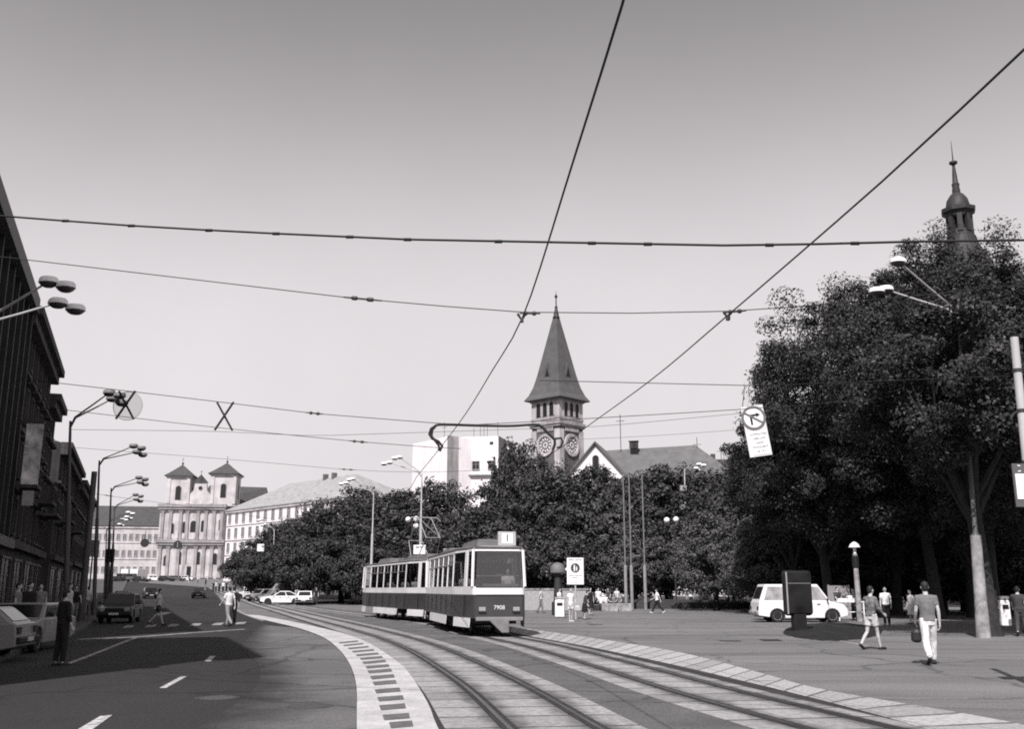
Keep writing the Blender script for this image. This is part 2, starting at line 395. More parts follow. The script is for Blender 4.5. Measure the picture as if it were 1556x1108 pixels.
# panchromatic film behind a yellow-orange filter: mostly red and green sensitive
m1 = nt.nodes.new('ShaderNodeMath'); m1.operation = 'MULTIPLY_ADD'; m1.inputs[1].default_value = .75
m2 = nt.nodes.new('ShaderNodeMath'); m2.operation = 'MULTIPLY'; m2.inputs[1].default_value = .25
nt.links.new(sep.outputs[1], m2.inputs[0]); nt.links.new(sep.outputs[0], m1.inputs[0]); nt.links.new(m2.outputs[0], m1.inputs[2])
pw = nt.nodes.new('ShaderNodeMath'); pw.operation = 'POWER'; pw.inputs[1].default_value = 1.05
nt.links.new(m1.outputs[0], pw.inputs[0])
def mth(op, a, b_=None):
    q = nt.nodes.new('ShaderNodeMath'); q.operation = op
    for i, v in enumerate((a, b_)):
        if v is None: continue
        if isinstance(v, (int, float)): q.inputs[i].default_value = v
        else: nt.links.new(v, q.inputs[i])
    return q.outputs[0]
EXPO, SKYS = .9, .12
# the film's shoulder: bright haze near the horizon goes nearly white, the deep sky overhead stays grey
xs = mth('POWER', mth('MULTIPLY', pw.outputs[0], .1 / .156), 2.9)
yv = mth('MULTIPLY', mth('SUBTRACT', 1.0, mth('EXPONENT', mth('MULTIPLY', xs, -1.0))), .785 / (SKYS * 2 ** EXPO))
tcw = nt.nodes.new('ShaderNodeTexCoord'); hz1 = nt.nodes.new('ShaderNodeTexNoise'); hz1.inputs['Scale'].default_value = 3.0; hz1.inputs['Detail'].default_value = 9; hz1.inputs['Roughness'].default_value = .7
nt.links.new(tcw.outputs['Generated'], hz1.inputs['Vector'])
yv = mth('MULTIPLY', yv, mth('ADD', mth('MULTIPLY', hz1.outputs['Fac'], .16), .92))
cmb = nt.nodes.new('ShaderNodeCombineColor')
for i, k in enumerate((1.0, .955, .98)): nt.links.new(mth('MULTIPLY', yv, k), cmb.inputs[i])
nt.links.new(cmb.outputs[0], bg.inputs[0]); bg.inputs[1].default_value = SKYS
sc.view_settings.view_transform = 'Standard'; sc.view_settings.look = 'None'; sc.view_settings.exposure = EXPO; sc.view_settings.gamma = 1
sc.cycles.max_bounces = 6; sc.cycles.transparent_max_bounces = 12; sc.cycles.use_denoising = False; sc.cycles.filter_width = 1.9
# ---------------------------------------------------------------- ground
def ground_sheet(name, m, x0, x1, y0, y1, nx, ny, dz):
    vs, fs = [], []
    ys = [y0 + (y1 - y0) * (j / ny) ** 2 for j in range(ny + 1)] if y1 > 600 else [y0 + (y1 - y0) * j / ny for j in range(ny + 1)]
    for y in ys:
        for i in range(nx + 1): vs.append((x0 + (x1 - x0) * i / nx, y, hill(y) + dz))
    for j in range(ny):
        for i in range(nx):
            a = j * (nx + 1) + i; fs.append((a, a + 1, a + nx + 2, a + nx + 1))
    mb = MB(); mb.add(vs, fs); return struct(mb.build(name, m, fix=False))
ground_sheet('ground', plaza_m, -900, 900, -80, 2200, 8, 200, 0.0)

U = Vector((-.347, .938, 0)); N = Vector((-.938, -.347, 0))        # along the street on the left, and towards its houses
def st(s, off, z=0.0): p = U * s + N * off; p.z = hill(p.y) + z; return p
# carriageway on the left
n = 70
def px_line(pts, n=n): return resample(catmull([g(*p) for p in pts], .5), n)
rail1 = catmull([g(*p) for p in ((800, 1135), (771, 1106), (689, 1032), (607, 982), (537, 958), (470, 940), (415, 925), (372, 911), (340, 901), (322, 893))], .6)
d0 = (rail1[0] - rail1[3]).normalized(); rail1 = [rail1[0] + d0 * k for k in (9, 6, 3)] + rail1
isl_r = catmull([g(*p) for p in ((700, 1150), (665, 1108), (650, 1070), (622, 1025), (600, 1004), (560, 978), (520, 963), (470, 951), (432, 943), (395, 936))], .5)
isl_l = catmull([g(*p) for p in ((546, 1150), (542, 1108), (541, 1040), (530, 1008), (512, 985), (488, 968), (452, 955), (415, 946), (390, 940), (370, 934.5))], .5)
IA, IB = resample(isl_l, 60), resample(isl_r, 60)
def koff(s): return 1.75 + 1.0 * min(1, max(0, (42 - s) / 14))
kerb = [st(s, koff(s)) for s in range(-30, 300, 5)]
roadR = resample([Vector((.4, -30, 0)), Vector((-1.0, 6, 0))] + isl_l + [g(352, 926), g(330, 905), g(318, 893)], 90)
roadL = resample(kerb[:62], 90)
struct(strip('road', roadL, roadR, asphalt, .004))
# lighter worn carriageway between the wheel tracks and the tram lines
pl = resample(catmull([g(*p) for p in ((225, 1150), (300, 1108), (388, 1046), (392, 1010), (368, 985), (384, 962), (398, 950))], .5), 50)
pr = resample(catmull([g(*p) for p in ((540, 1150), (541, 1108), (540, 1040), (529, 1008), (511, 985), (486, 968), (448, 955))], .5), 50)
struct(strip('road_patch', pl, pr, asphalt_old, .008))
# left pavement with kerb, and shaded court between the houses
kb = MB()
A = [st(s, koff(s)) for s in range(-30, 300, 5)]
kb.loft([[p + Vector((0, 0, .002)), p + Vector((0, 0, .13)), p + N * .18 + Vector((0, 0, .13)), p + N * .18 + Vector((0, 0, .002))] for p in A], cap=True)
struct(kb.build('kerb', mat('kerb stone', .07, .9, .3, 4)))
pv = MB(); vs = []
for p in A: vs += [p + N * .181 + Vector((0, 0, .127)), p + N * 30 + Vector((0, 0, .127))]
pv.add(vs, [(2 * i, 2 * i + 2, 2 * i + 3, 2 * i + 1) for i in range(len(A) - 1)])
struct(pv.build('pavement', pave_m))
# tram lines
r1l = offset2d(rail1, 0)
GAUGE = 1.05
c1 = offset2d(rail1, GAUGE / 2)
bedL = offset2d(rail1, -.75); bedR = offset2d(rail1, GAUGE + .55)
struct(strip('tram_bed', bedL, bedR, slab_m, .008))
struct(strip('track_edge', offset2d(rail1, -1.0), offset2d(rail1, -.75), groove_m, .0085))
railB = catmull([g(*p) for p in ((1420, 1166), (1220, 1108), (1026, 1053), (900, 1013), (798, 983), (724, 966), (648, 947), (552, 936), (492, 928.5), (450, 922.5), (405, 913), (368, 902.5), (343, 894))], .6)
railB = [railB[0] + (railB[0] - railB[3]).normalized() * k for k in (8, 5, 2.5)] + railB
c2 = offset2d(railB, GAUGE / 2)
b2L = offset2d(railB, -.6); b2R = offset2d(railB, GAUGE + .42)
struct(strip('tram_bed', b2L, b2R, slab2_m, .008))
struct(strip('track_edge', offset2d(railB, GAUGE + .42), offset2d(railB, GAUGE + .72), groove_m, .0085))
struct(strip('tram_bed_middle', resample(bedR, 120), resample(b2L, 120), asphalt_mid, .006))
def rails(line, label):
    root = empty('tram_track', line[0], 0, label, 'tram track', 'tram tracks set in the street')
    for off in (0, GAUGE):
        a = offset2d(line, off); mb = MB()
        for k, (d0, d1, z0, z1) in enumerate(((-.095, -.03, .0, .0165), (-.028, .03, .0, .02), (.032, .105, .0, .0165))):
            L_, R_ = offset2d(line, off + d0), offset2d(line, off + d1); mb.cur = 1 if k == 1 else 0
            mb.loft([[p + Vector((0, 0, .002)), q + Vector((0, 0, .002)), q + Vector((0, 0, z1)), p + Vector((0, 0, z1))] for p, q in zip(L_, R_)])
        mb.M = Matrix(); mb.v = [v - Vector(line[0]) for v in mb.v]
        mb.build('rail', [groove_m, steel_m], root)
rails(rail1, 'empty curved tram track in the street next to the pale dashed island')
rails(railB, 'curved tram track that the red and cream tram runs on')
# pale island with dark setts on the left, pale slab band on the right
struct(strip('paved_island', IA, IB, pale_m, .012))
for i, (x0, x1, y, dy) in enumerate(((594, 628, 1105, 9), (584, 623, 1093, 8), (579, 617, 1078, 7.5), (576, 614, 1065, 6.5), (572, 609, 1053, 6), (569, 603, 1041, 5.5), (565, 600, 1032, 5), (561, 596, 1023, 4.5),
                                     (558, 592, 1016, 4), (553, 587, 1009, 3.5), (549, 582, 1003, 3.2), (543, 576, 997.5, 2.8), (537, 569, 992, 2.5), (531, 561, 987, 2.2), (524, 553, 982.5, 2), (517, 545, 978.5, 1.8))):
    q = [g(x0, y + dy * .5), g(x1, y + dy * .5 - 3), g(x1 - 2, y - dy * .5 - 3), g(x0 - 3, y - dy * .5)]
    mb = MB(); mb.add([p + Vector((0, 0, .017)) for p in q], [(0, 1, 2, 3)]); struct(mb.build('road_marking', dash_m))
ra = resample(catmull([g(*p) for p in ((1750, 1165), (1556, 1103), (1250, 1049), (1153, 1023), (1026, 991), (900, 970.5), (820, 959), (780, 953))], .5), 60)
rb = resample(catmull([g(*p) for p in ((1560, 1160), (1397, 1106), (1258, 1068), (1136, 1038), (1026, 1012), (900, 985), (815, 969.5), (775, 961.5))], .5), 60)
struct(strip('paved_strip', ra, rb, pale2_m, .010))
# lane dashes and lines
for q in (((118, 1110), (138, 1112), (171, 1088), (152, 1090)), ((242, 1047), (252, 1047), (284, 1029), (274, 1029.5)), ((311, 1006), (320, 1006), (328, 998), (319, 998)),
          ((232, 936), (246, 936), (262, 931), (250, 931))):
    mb = MB(); mb.add([g(*p, .009) for p in q], [(0, 1, 2, 3)]); struct(mb.build('lane_marking', line_m))
def line_px(pts, wd, m, dz=.009, nm='lane_marking'):
    c = catmull([g(*p) for p in pts], .8); return struct(strip(nm, offset2d(c, -wd / 2), offset2d(c, wd / 2), m, dz))
faded = mat('faded paint', .27, .85, .5, 2.5)
line_px(((100, 1011), (150, 992), (190, 976), (206, 970)), .14, faded)
line_px(((120, 973), (205, 969), (300, 962), (372, 957)), .30, faded, .0095)
line_px(((400, 944), (372, 934), (350, 921), (335, 908)), .16, faded)
for i in range(6):                                                    # worn zebra bars of the crossing
    x = 185 + i * 34; q = ((x, 955 - i), (x + 15, 954.5 - i), (x + 20, 951 - i), (x + 6, 951.5 - i))
    mb = MB(); mb.add([g(*p, .0092) for p in q], [(0, 1, 2, 3)]); struct(mb.build('crossing_marking', faded))
line_px(((830, 944), (1000, 948), (1150, 952), (1330, 985)), .12, mat('faint paint', .24, .85, .5, 2.0), .006)
line_px(((800, 929), (900, 942), (1100, 958)), .1, MATS['faint paint'], .0065)
# planted bed in front of the park trees, lawn under them
lawnA = [gd(x, 92) for x in range(340, 1320, 20)]; 
lawnA = [Vector((p.x, 118 - 24 * min(1, max(0, (p.x + 26) / 22)), 0)) for p in [gd(x, 96) for x in range(330, 1600, 15)]]
lawnB = [p + Vector((0, 70, 0)) for p in lawnA]
def wide_strip(name, A, B, m, dz, rows=24):
    vs = []; fs = []; nA = len(A)
    for a, b in zip(A, B):
        for k in range(rows + 1):
            p = a.lerp(b, k / rows); vs.append((p.x, p.y, hill(p.y) + dz))
    for i in range(nA - 1):
        for k in range(rows):
            o = i * (rows + 1) + k; fs.append((o, o + 1, o + rows + 2, o + rows + 1))
    mb = MB(); mb.add(vs, fs); return struct(mb.build(name, m))
wide_strip('lawn', lawnA, lawnB, lawn_m, .05)
# low bare bank of soil/ivy under the flagpoles
mb = MB(); a = [gd(x, 86) for x in range(936, 1150, 12)]
mb.loft([[p + Vector((0, 0, -.02)), p + Vector((0, .15, .5)), p + Vector((0, 3.5, .75)), p + Vector((0, 9, .06))] for p in a])
tag(mb.build('planted_bank', lawn_m), 'low dark planted bank at the foot of the three flagpoles', 'planted bank')
moundr = empty('shade_mound', g(1262, 958), 0, 'low dark mound standing for shaded asphalt under the poster stand', 'shade mound')  # nothing planted: a dark mound added in place of shaded ground
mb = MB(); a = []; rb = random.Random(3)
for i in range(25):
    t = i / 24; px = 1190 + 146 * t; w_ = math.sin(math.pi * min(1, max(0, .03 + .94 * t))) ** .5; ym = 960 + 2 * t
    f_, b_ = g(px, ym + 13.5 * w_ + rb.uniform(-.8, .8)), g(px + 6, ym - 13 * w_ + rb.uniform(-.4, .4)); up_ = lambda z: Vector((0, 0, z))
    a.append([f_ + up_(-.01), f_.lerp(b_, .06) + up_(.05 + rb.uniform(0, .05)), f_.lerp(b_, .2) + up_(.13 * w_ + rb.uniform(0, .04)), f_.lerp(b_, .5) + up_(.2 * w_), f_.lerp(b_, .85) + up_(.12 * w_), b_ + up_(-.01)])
mb.loft(a); mb.v = [v - moundr.location for v in mb.v]; mb.build('soil', mat('mound shade', .012, .95, .5, 3, bump=.8, bscale=9), moundr, smooth=True)  # no real soil: near-black colour carries the shade of that ground
MOUND = [(r_[2] - moundr.location, r_[4] - moundr.location) for r_ in a[2:-2]]
# pale low brick wall
brick_m = uv = mat('pale brick', .33, .9, .2, 12, bump=.3)
mb = MB(); p0, p1 = gd(770, 82), gd(893, 82)
mb.box(((p0.x + p1.x) / 2, 82, .8), (p1.x - p0.x, .4, 1.6)); 
wl = empty('low_wall', (0, 0, 0), 0, 'low pale brick wall on the square behind the tram front', 'wall')
mb.build('wall', brick_m, wl)
mb = MB(); mb.box(((p0.x + p1.x) / 2, 82, 1.66), (p1.x - p0.x + .1, .5, .12)); mb.build('coping', conc_m, wl)

# ---------------------------------------------------------------- windows
def archpoly(w_, h, n=10):
    """outline of a round-headed opening, origin at bottom centre"""
    r = w_ / 2; pts = [(-r, 0), (r, 0)]
    return pts + [(r * math.cos(math.pi * i / n), h - r + r * math.sin(math.pi * i / n)) for i in range(n + 1)]
WCACHE = {}
dullglass = mat('dull window glass', .15, .3, .3, 1.5); shadeglass = mat('shaded shop glass', .012, .35, .4, 1.0, spec=.12)
def window(parent, x, z, w_, h, kind='rect', wall=0.0, fm=None, gm=None, name='window', side='-y', surround=None):
    """frame + pane (sub-part) on the local -Y face of a building at depth wall (or its +X face)"""
    key = (round(w_, 3), round(h, 3), kind, fm.name if fm else '', gm.name if gm else '')
    if key not in WCACHE:
        f, p = MB(), MB(); t = .12 * min(1.2, w_)
        if kind == 'rect':
            f.box((-w_ / 2 - t / 2, -.06, h / 2), (t, .14, h + 2 * t)); f.box((w_ / 2 + t / 2, -.06, h / 2), (t, .14, h + 2 * t))
            f.box((0, -.06, h + t / 2), (w_ - .002, .14, t)); f.box((0, -.09, -t / 2), (w_ - .002, .2, t))
            f.box((0, -.03, h / 2), (.07, .06, h)); f.box((0, -.031, h * .66), (w_ - .002, .06, .06))
            p.box((0, -.008, h / 2), (w_, .012, h))
        elif kind == 'arch':
            o, i = archpoly(w_ + 2 * t, h + t), archpoly(w_, h)
            nn = len(o); vs = [(a, -.12, b) for a, b in o] + [(a, -.12, b) for a, b in i] + [(a, .0, b) for a, b in o] + [(a, .0, b) for a, b in i]
            fs = []
            for k in range(nn):
                q = (k + 1) % nn; fs += [(k, q, nn + q, nn + k), (k, 2 * nn + k, 2 * nn + q, q), (nn + k, nn + q, 3 * nn + q, 3 * nn + k)]
            f.add(vs, fs); p.prism(i, 'y', -.02, -.004)
        elif kind == 'round':
            nn = 20; r0, r1 = w_ / 2, w_ / 2 + t
            o = [(r1 * math.cos(2 * math.pi * k / nn), r1 * math.sin(2 * math.pi * k / nn)) for k in range(nn)]
            i = [(r0 * a / r1, r0 * b / r1) for a, b in o]
            vs = [(a, -.12, b) for a, b in o] + [(a, -.12, b) for a, b in i] + [(a, .0, b) for a, b in o] + [(a, .0, b) for a, b in i]
            fs = []
            for k in range(nn):
                q = (k + 1) % nn; fs += [(k, q, nn + q, nn + k), (k, 2 * nn + k, 2 * nn + q, q), (nn + k, nn + q, 3 * nn + q, 3 * nn + k)]
            f.add(vs, fs); p.prism(i, 'y', -.02, -.004)
        fo = f.build('window', fm or white_p); po = p.build('pane', gm or winglass_m)
        WCACHE[key] = (fo.data, po.data); bpy.data.objects.remove(fo); bpy.data.objects.remove(po)
    fd, pd = WCACHE[key]
    fo = bpy.data.objects.new(name, fd); COL.objects.link(fo); fo.parent = parent
    po = bpy.data.objects.new('pane', pd); COL.objects.link(po); po.parent = fo
    if side == '-y': fo.location = (x, wall, z)
    elif side == '+x': fo.location = (wall, x, z); fo.rotation_euler = (0, 0, math.pi / 2)
    elif side == '-x': fo.location = (wall, x, z); fo.rotation_euler = (0, 0, -math.pi / 2)
    return fo
def hip_roof(mb, x0, x1, y0, y1, z, h, hipx, over=.4):
    x0 -= over; x1 += over; y0 -= over; y1 += over; ym = (y0 + y1) / 2
    v = [(x0, y0, z), (x1, y0, z), (x1, y1, z), (x0, y1, z), (x0 + hipx, ym, z + h), (x1 - hipx, ym, z + h)]
    v2 = [(a, b, c - .25) for a, b, c in v[:4]]
    mb.add(v + v2, [(0, 1, 5, 4), (1, 2, 5), (2, 3, 4, 5), (3, 0, 4), (0, 6, 7, 1), (1, 7, 8, 2), (2, 8, 9, 3), (3, 9, 6, 0), (6, 9, 8, 7)])

# ---------------------------------------------------------------- houses of the left street
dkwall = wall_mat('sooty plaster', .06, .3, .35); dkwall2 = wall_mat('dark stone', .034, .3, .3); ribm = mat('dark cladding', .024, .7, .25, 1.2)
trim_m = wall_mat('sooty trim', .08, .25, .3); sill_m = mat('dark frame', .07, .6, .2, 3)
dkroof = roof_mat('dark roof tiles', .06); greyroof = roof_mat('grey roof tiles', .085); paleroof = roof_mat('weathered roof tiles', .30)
def street_house(s0, s1, H, label, wm, style, cols, floors, depth=13, roofh=3.5, off=6.7, rm=None):
    """local x along the street (away), local -Y towards the street"""
    p = st(s0, off); L = s1 - s0
    root = empty('street_house', (p.x, p.y, hill(p.y)), math.atan2(U.y, U.x), label, 'building', 'houses down the shaded side of the street')
    # local +x = U ; local +y = left of U = N-ish
    mb = MB(); mb.box((L / 2, depth / 2, H / 2 - .5), (L - .02, depth, H + 1)); mb.build('wall', wm, root)
    fh = (H - 4.6) / floors; bw = L / cols
    if style == 'ribs':
        sp = MB()
        for i in range(cols + 1):
            sp.box((i * bw * .995 + .1, -.28, 4.4 + (H - 4.6) / 2), (.28, .56, H - 4.6))
        sp.build('ribs', ribm, root)
        sp = MB(); sp.box((L / 2, -.45, 4.1), (L, .9, .5)); sp.box((L / 2, -.4, H + .1), (L + .2, .9, .9)); sp.build('fascia', sill_m, root)
        for i in range(cols):
            for j in range(floors):
                window(root, bw * (i + .5), 4.9 + j * fh, bw - .75, fh * .6, fm=sill_m, gm=shadeglass)
    else:
        for zc, dd, hh in ((H - .2, .95, .5), (H - .75, .6, .55), (4.3, .45, .45), (4.3 + fh * (floors - 1), .28, .25)):
            sp = MB(); sp.box((L / 2, -dd / 2 + .001, zc), (L - .04, dd, hh)); sp.build('cornice', trim_m, root)
        for i in range(cols):
            for j in range(floors):
                wd = window(root, bw * (i + .5), 5.0 + j * fh, min(1.25, bw * .5), fh * .6, fm=trim_m, gm=shadeglass)
                if style == 'baroque' and j < floors - 1:
                    hd = MB(); hd.box((0, -.22, fh * .6 + .42), (min(1.25, bw * .5) + .7, .44, .18)); hd.build('hood', trim_m, wd)
        if style == 'baroque':
            for i in (1, cols - 1):
                bl = MB(); x = bw * i; bl.box((x, -.75, 4.3 + fh), (bw * 1.1, 1.3, .22)); bl.build('balcony', trim_m, root)
                rl = MB(); 
                for k in range(9): rl.box((x - bw * .5 + bw * k / 8, -1.36, 4.3 + fh + .6), (.05, .05, .96))
                rl.box((x, -1.36, 4.3 + fh + 1.1), (bw * 1.08, .07, .07)); rl.build('railing', black_m, root)
    for i in range(max(2, cols // 2)):                                # shop fronts
        b2 = L / max(2, cols // 2)
        window(root, b2 * (i + .5), .5, b2 * .68, 2.9, fm=sill_m, gm=shadeglass, name='shop_window')
    rf = MB(); hip_roof(rf, 0, L, 0, depth, H + (.55 if style == 'ribs' else .06), roofh, 3, over=.0 if style == 'ribs' else -.1); r = rf.build('roof', rm or dkroof, root)
    if style != 'ribs':
        for k in (.25, .7):
            ch = MB(); ch.box((L * k, depth * .45, H + roofh * .8), (.9, 1.4, 2.6)); ch.box((L * k, depth * .45, H + roofh * .8 + 1.36), (1.1, 1.6, .15)); ch.build('chimney', dkwall, r)
    return root
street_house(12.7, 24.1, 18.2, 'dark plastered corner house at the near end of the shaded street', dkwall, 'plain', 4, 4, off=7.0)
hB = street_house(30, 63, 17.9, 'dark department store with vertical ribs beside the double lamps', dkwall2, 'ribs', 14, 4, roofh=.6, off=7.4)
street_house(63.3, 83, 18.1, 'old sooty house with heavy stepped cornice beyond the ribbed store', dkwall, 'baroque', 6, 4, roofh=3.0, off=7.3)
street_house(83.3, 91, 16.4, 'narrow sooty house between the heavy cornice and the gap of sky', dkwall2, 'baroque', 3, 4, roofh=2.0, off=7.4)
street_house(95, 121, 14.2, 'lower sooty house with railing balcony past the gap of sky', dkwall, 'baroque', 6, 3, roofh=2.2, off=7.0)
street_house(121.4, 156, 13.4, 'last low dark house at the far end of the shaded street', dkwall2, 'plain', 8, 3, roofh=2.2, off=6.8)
sg = st(50.5, 6.15, 2.45); sgr = empty('shop_sign', sg, math.atan2(U.y, U.x), 'pale grey shop sign panel jutting from the ribbed store', 'sign')
mb = MB(); mb.box((0, 0, 0), (.12, .8, .95)); mb.build('panel', mat('sign grey', .22, .6, .3, 1.5), sgr, bevel=.02); mb = MB(); mb.box((0, .3, .55), (.05, 1.3, .06)); mb.box((0, .3, -.52), (.05, 1.3, .06)); mb.build('bracket', dark_m, sgr)
# banner on the store corner
bp_ = st(60.5, 5.85); ban = empty('banner_sign', bp_, math.atan2(U.y, U.x), 'pale vertical banner sign hung on the ribbed store front', 'banner sign')
mb = MB(); mb.box((0, 0, 9.0), (.14, .85, 3.5)); mb.build('panel', mat('blotched banner', .48, .7, .85, 1.1), ban)
mb = MB(); mb.box((0, .15, 7.15), (.16, 1.2, .18)); mb.build('bracket', dark_m, ban); mb = MB(); mb.box((0, .15, 10.7), (.16, 1.2, .18)); mb.build('bracket', dark_m, ban)
mb = MB(); mb.box((-.02, 0, 6.5), (.12, .55, .8)); mb.build('lower_panel', mat('lower banner', .34, .7, .3, 1.5), ban)

# ---------------------------------------------------------------- far houses
def facing(px, Y): return gd(px, Y)
stone = wall_mat('church plaster', .52, .25, .10); stone_d = wall_mat('church trim', .32, .25, .12); stucco = wall_mat('pale stucco', .50, .18, .1)
concw = wall_mat('white render', .80, .06, .08); concg = wall_mat('shaded render', .34, .2, .25); brickd = wall_mat('dark brick', .13, .25, .25)
def church():
    Y = 300; p = gd2(291, 800, Y); s = Y / 1551.0                           # one photograph pixel = s metres here
    root = empty('twin_tower_church', (p.x, p.y, hill(Y) - .1), R(6), 'pale baroque church with two pyramid roofed towers up the hill', 'church')
    def X(px): return (px - 291) * s
    def Z(py): return at(291, py, Y).z - hill(Y) + .1
    zc1, zc2 = Z(769), Z(823)
    b = MB(); b.box((0, 12, zc1 / 2), (X(340) - X(243), 24, zc1)); b.build('wall', stone, root)
    for k, zz in enumerate((zc1, zc2)):
        b = MB()
        b.box((0, 11.5, zz), (X(340) - X(243) + 1.2 + k * .1, 25.4, .9)); b.box((0, 11.5, zz - .8), (X(340) - X(243) + .6 + k * .1, 24.8, .7))
        b.build('cornice', stone_d, root)
    for px in (247, 259, 274, 284, 300, 312, 324, 336):
        for z0, z1 in ((.4, zc2 - 1.16), (zc2 + .46, zc1 - 1.16)):
            q = MB(); q.box((X(px), -.2, (z0 + z1) / 2), (.9, .5, z1 - z0)); q.box((X(px), -.25, z1 - .35), (1.3, .62, .7)); q.box((X(px), -.25, z0 + .3), (1.25, .62, .6)); q.build('pilaster', stone_d, root)
    for px, pz, w_, h in ((261, 808, 1.5, 3.0), (280, 807, .95, 3.2), (294, 806, 1.7, 3.3), (308, 805, .95, 3.2), (335, 803, 1.1, 3.3)):
        window(root, X(px), Z(pz + 3), w_, h, 'arch', 0, stone_d)
    window(root, X(257), Z(860), 1.4, 3.0, 'arch', 0, stone_d); window(root, X(276.5), Z(858), .9, 3.6, 'arch', 0, stone_d); window(root, X(304.5), Z(858), .9, 3.6, 'arch', 0, stone_d)
    window(root, X(329), Z(858), 1.3, 3.2, 'arch', 0, stone_d)
    d = MB(); d.prism([(a * 1.5 + X(292), b_) for a, b_ in archpoly(1.6, 4.6)], 'y', -.5, -.1); dr = d.build('portal', stone, root)
    d = MB(); d.box((X(292), -.56, 1.9), (1.2, .1, 3.6)); d.build('door', black_m, dr)
    for x0, x1, ez, az in ((250, 285, 724, 705), (316, 355, 720, 701)):
        xm, wd = X((x0 + x1) / 2), X(x1) - X(x0); t = MB(); ze = Z(ez)
        t.box((xm, wd / 2, (zc1 + ze) / 2), (wd, wd, ze - zc1)); t.box((xm, wd / 2, ze - .3), (wd + .7, wd + .7, .5))
        for sx in (-1, 1): t.box((xm + sx * (wd / 2 - .55), -.12, (zc1 + ze) / 2), (.9, .3, ze - zc1 - 1.3))
        tw = t.build('tower', stone, root)
        window(tw, xm, Z(ez + 36) , 1.55, 4.1, 'arch', 0, stone_d)
        window(tw, wd / 2, Z(ez + 36), 1.4, 4.0, 'arch', xm + wd / 2, stone_d, side='+x'); window(tw, wd / 2, Z(ez + 36), 1.4, 4.0, 'arch', xm - wd / 2, stone_d, side='-x')
        r = MB(); hw = wd / 2 + .9; zt = Z(az)
        r.loft([[(xm + a * k, wd / 2 + b_ * k, z) for a, b_ in ((-1, -1), (1, -1), (1, 1), (-1, 1))] for k, z in ((hw, ze - .04), (hw, ze + .12), (hw * .72, ze + (zt - ze) * .28), (hw * .36, ze + (zt - ze) * .64), (.12, zt))])
        rr = r.build('tower_roof', dkroof, root)
        c = MB(); c.lathe(((.02, zt - .1), (.32, zt + .25), (.32, zt + .5), (.05, zt + .8), (.05, zt + 2.2)), 8, (xm, wd / 2, 0)); c.box((xm, wd / 2, zt + 1.7), (.7, .08, .08)); c.build('finial', dark_m, rr)
    gm = MB(); x0, x1, xm = X(284), X(316.5), X(300.5)
    prof = [(x0, zc1 + .4), (x1, zc1 + .4), (x1, Z(752)), (X(311), Z(746)), (X(309), Z(733)), (X(310), Z(733)), (xm, Z(722)), (X(291), Z(733)), (X(292), Z(733)), (X(290), Z(746)), (x0, Z(752))]
    gm.prism(prof, 'y', .1, 1.4); gb = gm.build('gable', stone, root)
    window(gb, xm, Z(742), 1.1, 1.1, 'round', .1, stone_d)
    gm = MB(); gm.prism([(X(288.5), Z(734)), (X(312.5), Z(734)), (xm, Z(721))], 'y', -.1, .07); gm.box((xm, .0, Z(718.5)), (.12, .12, 1.4)); gm.box((xm, .0, Z(717)), (.6, .1, .12)); gm.build('pediment', trim_m, root)
    nv = MB(); z0, z1 = zc1 + .5, Z(729)
    nv.add([(X(292), 4, z0), (X(392), 14, z0 - 3), (X(392), 34, z0 - 3), (X(280), 34, z0), (X(296), 18, z1), (X(386), 22, z1)], [(0, 1, 5, 4), (1, 2, 5), (2, 3, 4, 5), (3, 0, 4), (0, 3, 2, 1)])
    nv.build('nave_roof', dkroof, root)
church()

def slab_house(name, label, pA, pB, Hf, depth, wm, rm, rows, cols, roofh, hipx, fm=None, win=(1.1, 1.9), parts=True, zoff=1.2, roof_over=.5):
    """pA -> pB is the foot of the facade seen from the street (left to right)"""
    d = (pB - pA); L = Vector((d.x, d.y, 0)).length; z0 = min(hill(pA.y), hill(pB.y)) - .2
    root = empty(name, (pA.x, pA.y, z0), math.atan2(d.y, d.x), label, 'building')
    mb = MB(); mb.box((L / 2, depth / 2, Hf / 2), (L, depth, Hf)); mb.build('wall', wm, root)
    fh = (Hf - zoff) / rows
    for j in range(rows):
        for i in range(cols):
            window(root, L * (i + .5) / cols, zoff + j * fh + fh * .18, win[0], min(win[1], fh * .62), fm=fm or trimp, gm=dullglass)
    cn = MB(); cn.box((L / 2, depth / 2, Hf - .25), (L + .7, depth + .7, .5))
    cn.build('cornice', trimp, root)
    for j in range(1, rows): cn = MB(); cn.box((L / 2, -.08, zoff + j * fh), (L - .05, .18, .25)); cn.build('string_course', trimp, root)
    if roofh:
        rf = MB(); hip_roof(rf, 0, L, 0, depth, Hf + .03 + .25, roofh, hipx, roof_over); r = rf.build('roof', rm, root)
        return root, r, L
    return root, None, L
trimp = wall_mat('pale trim', .5, .2, .2)
rt, rf, L = slab_house('long_house', 'long pale three storey house with dark roof left of the church', gd(100, 303), gd2(243, 800, 308), at(190, 799, 306).z - hill(306), 14, stucco, dkroof, 3, 14, 6.4, 2, win=(.95, 1.7))
for k in range(7):
    c = MB(); c.box((L * (.06 + .15 * k), 9, at(190, 799, 306).z - hill(306) + 5.6), (.9, .7, 1.6)); c.build('chimney', stucco, rf)
HW = at(340, 771, 268).z - hill(268)
rt, rf, L = slab_house('white_house', 'white corner house with long weathered roof right of the twin towers', gd(338, 268), gd(520, 226), HW, 22, concw, paleroof, 4, 15, 7.0, 13, win=(1.5, 2.6), zoff=4)
for k in range(6):
    c = MB(); x = L * (.16 + .13 * k); c.box((x, 3.6, HW + 2.2), (.9, 1.2, .6)); c.build('roof_hatch', dark_m, rf)
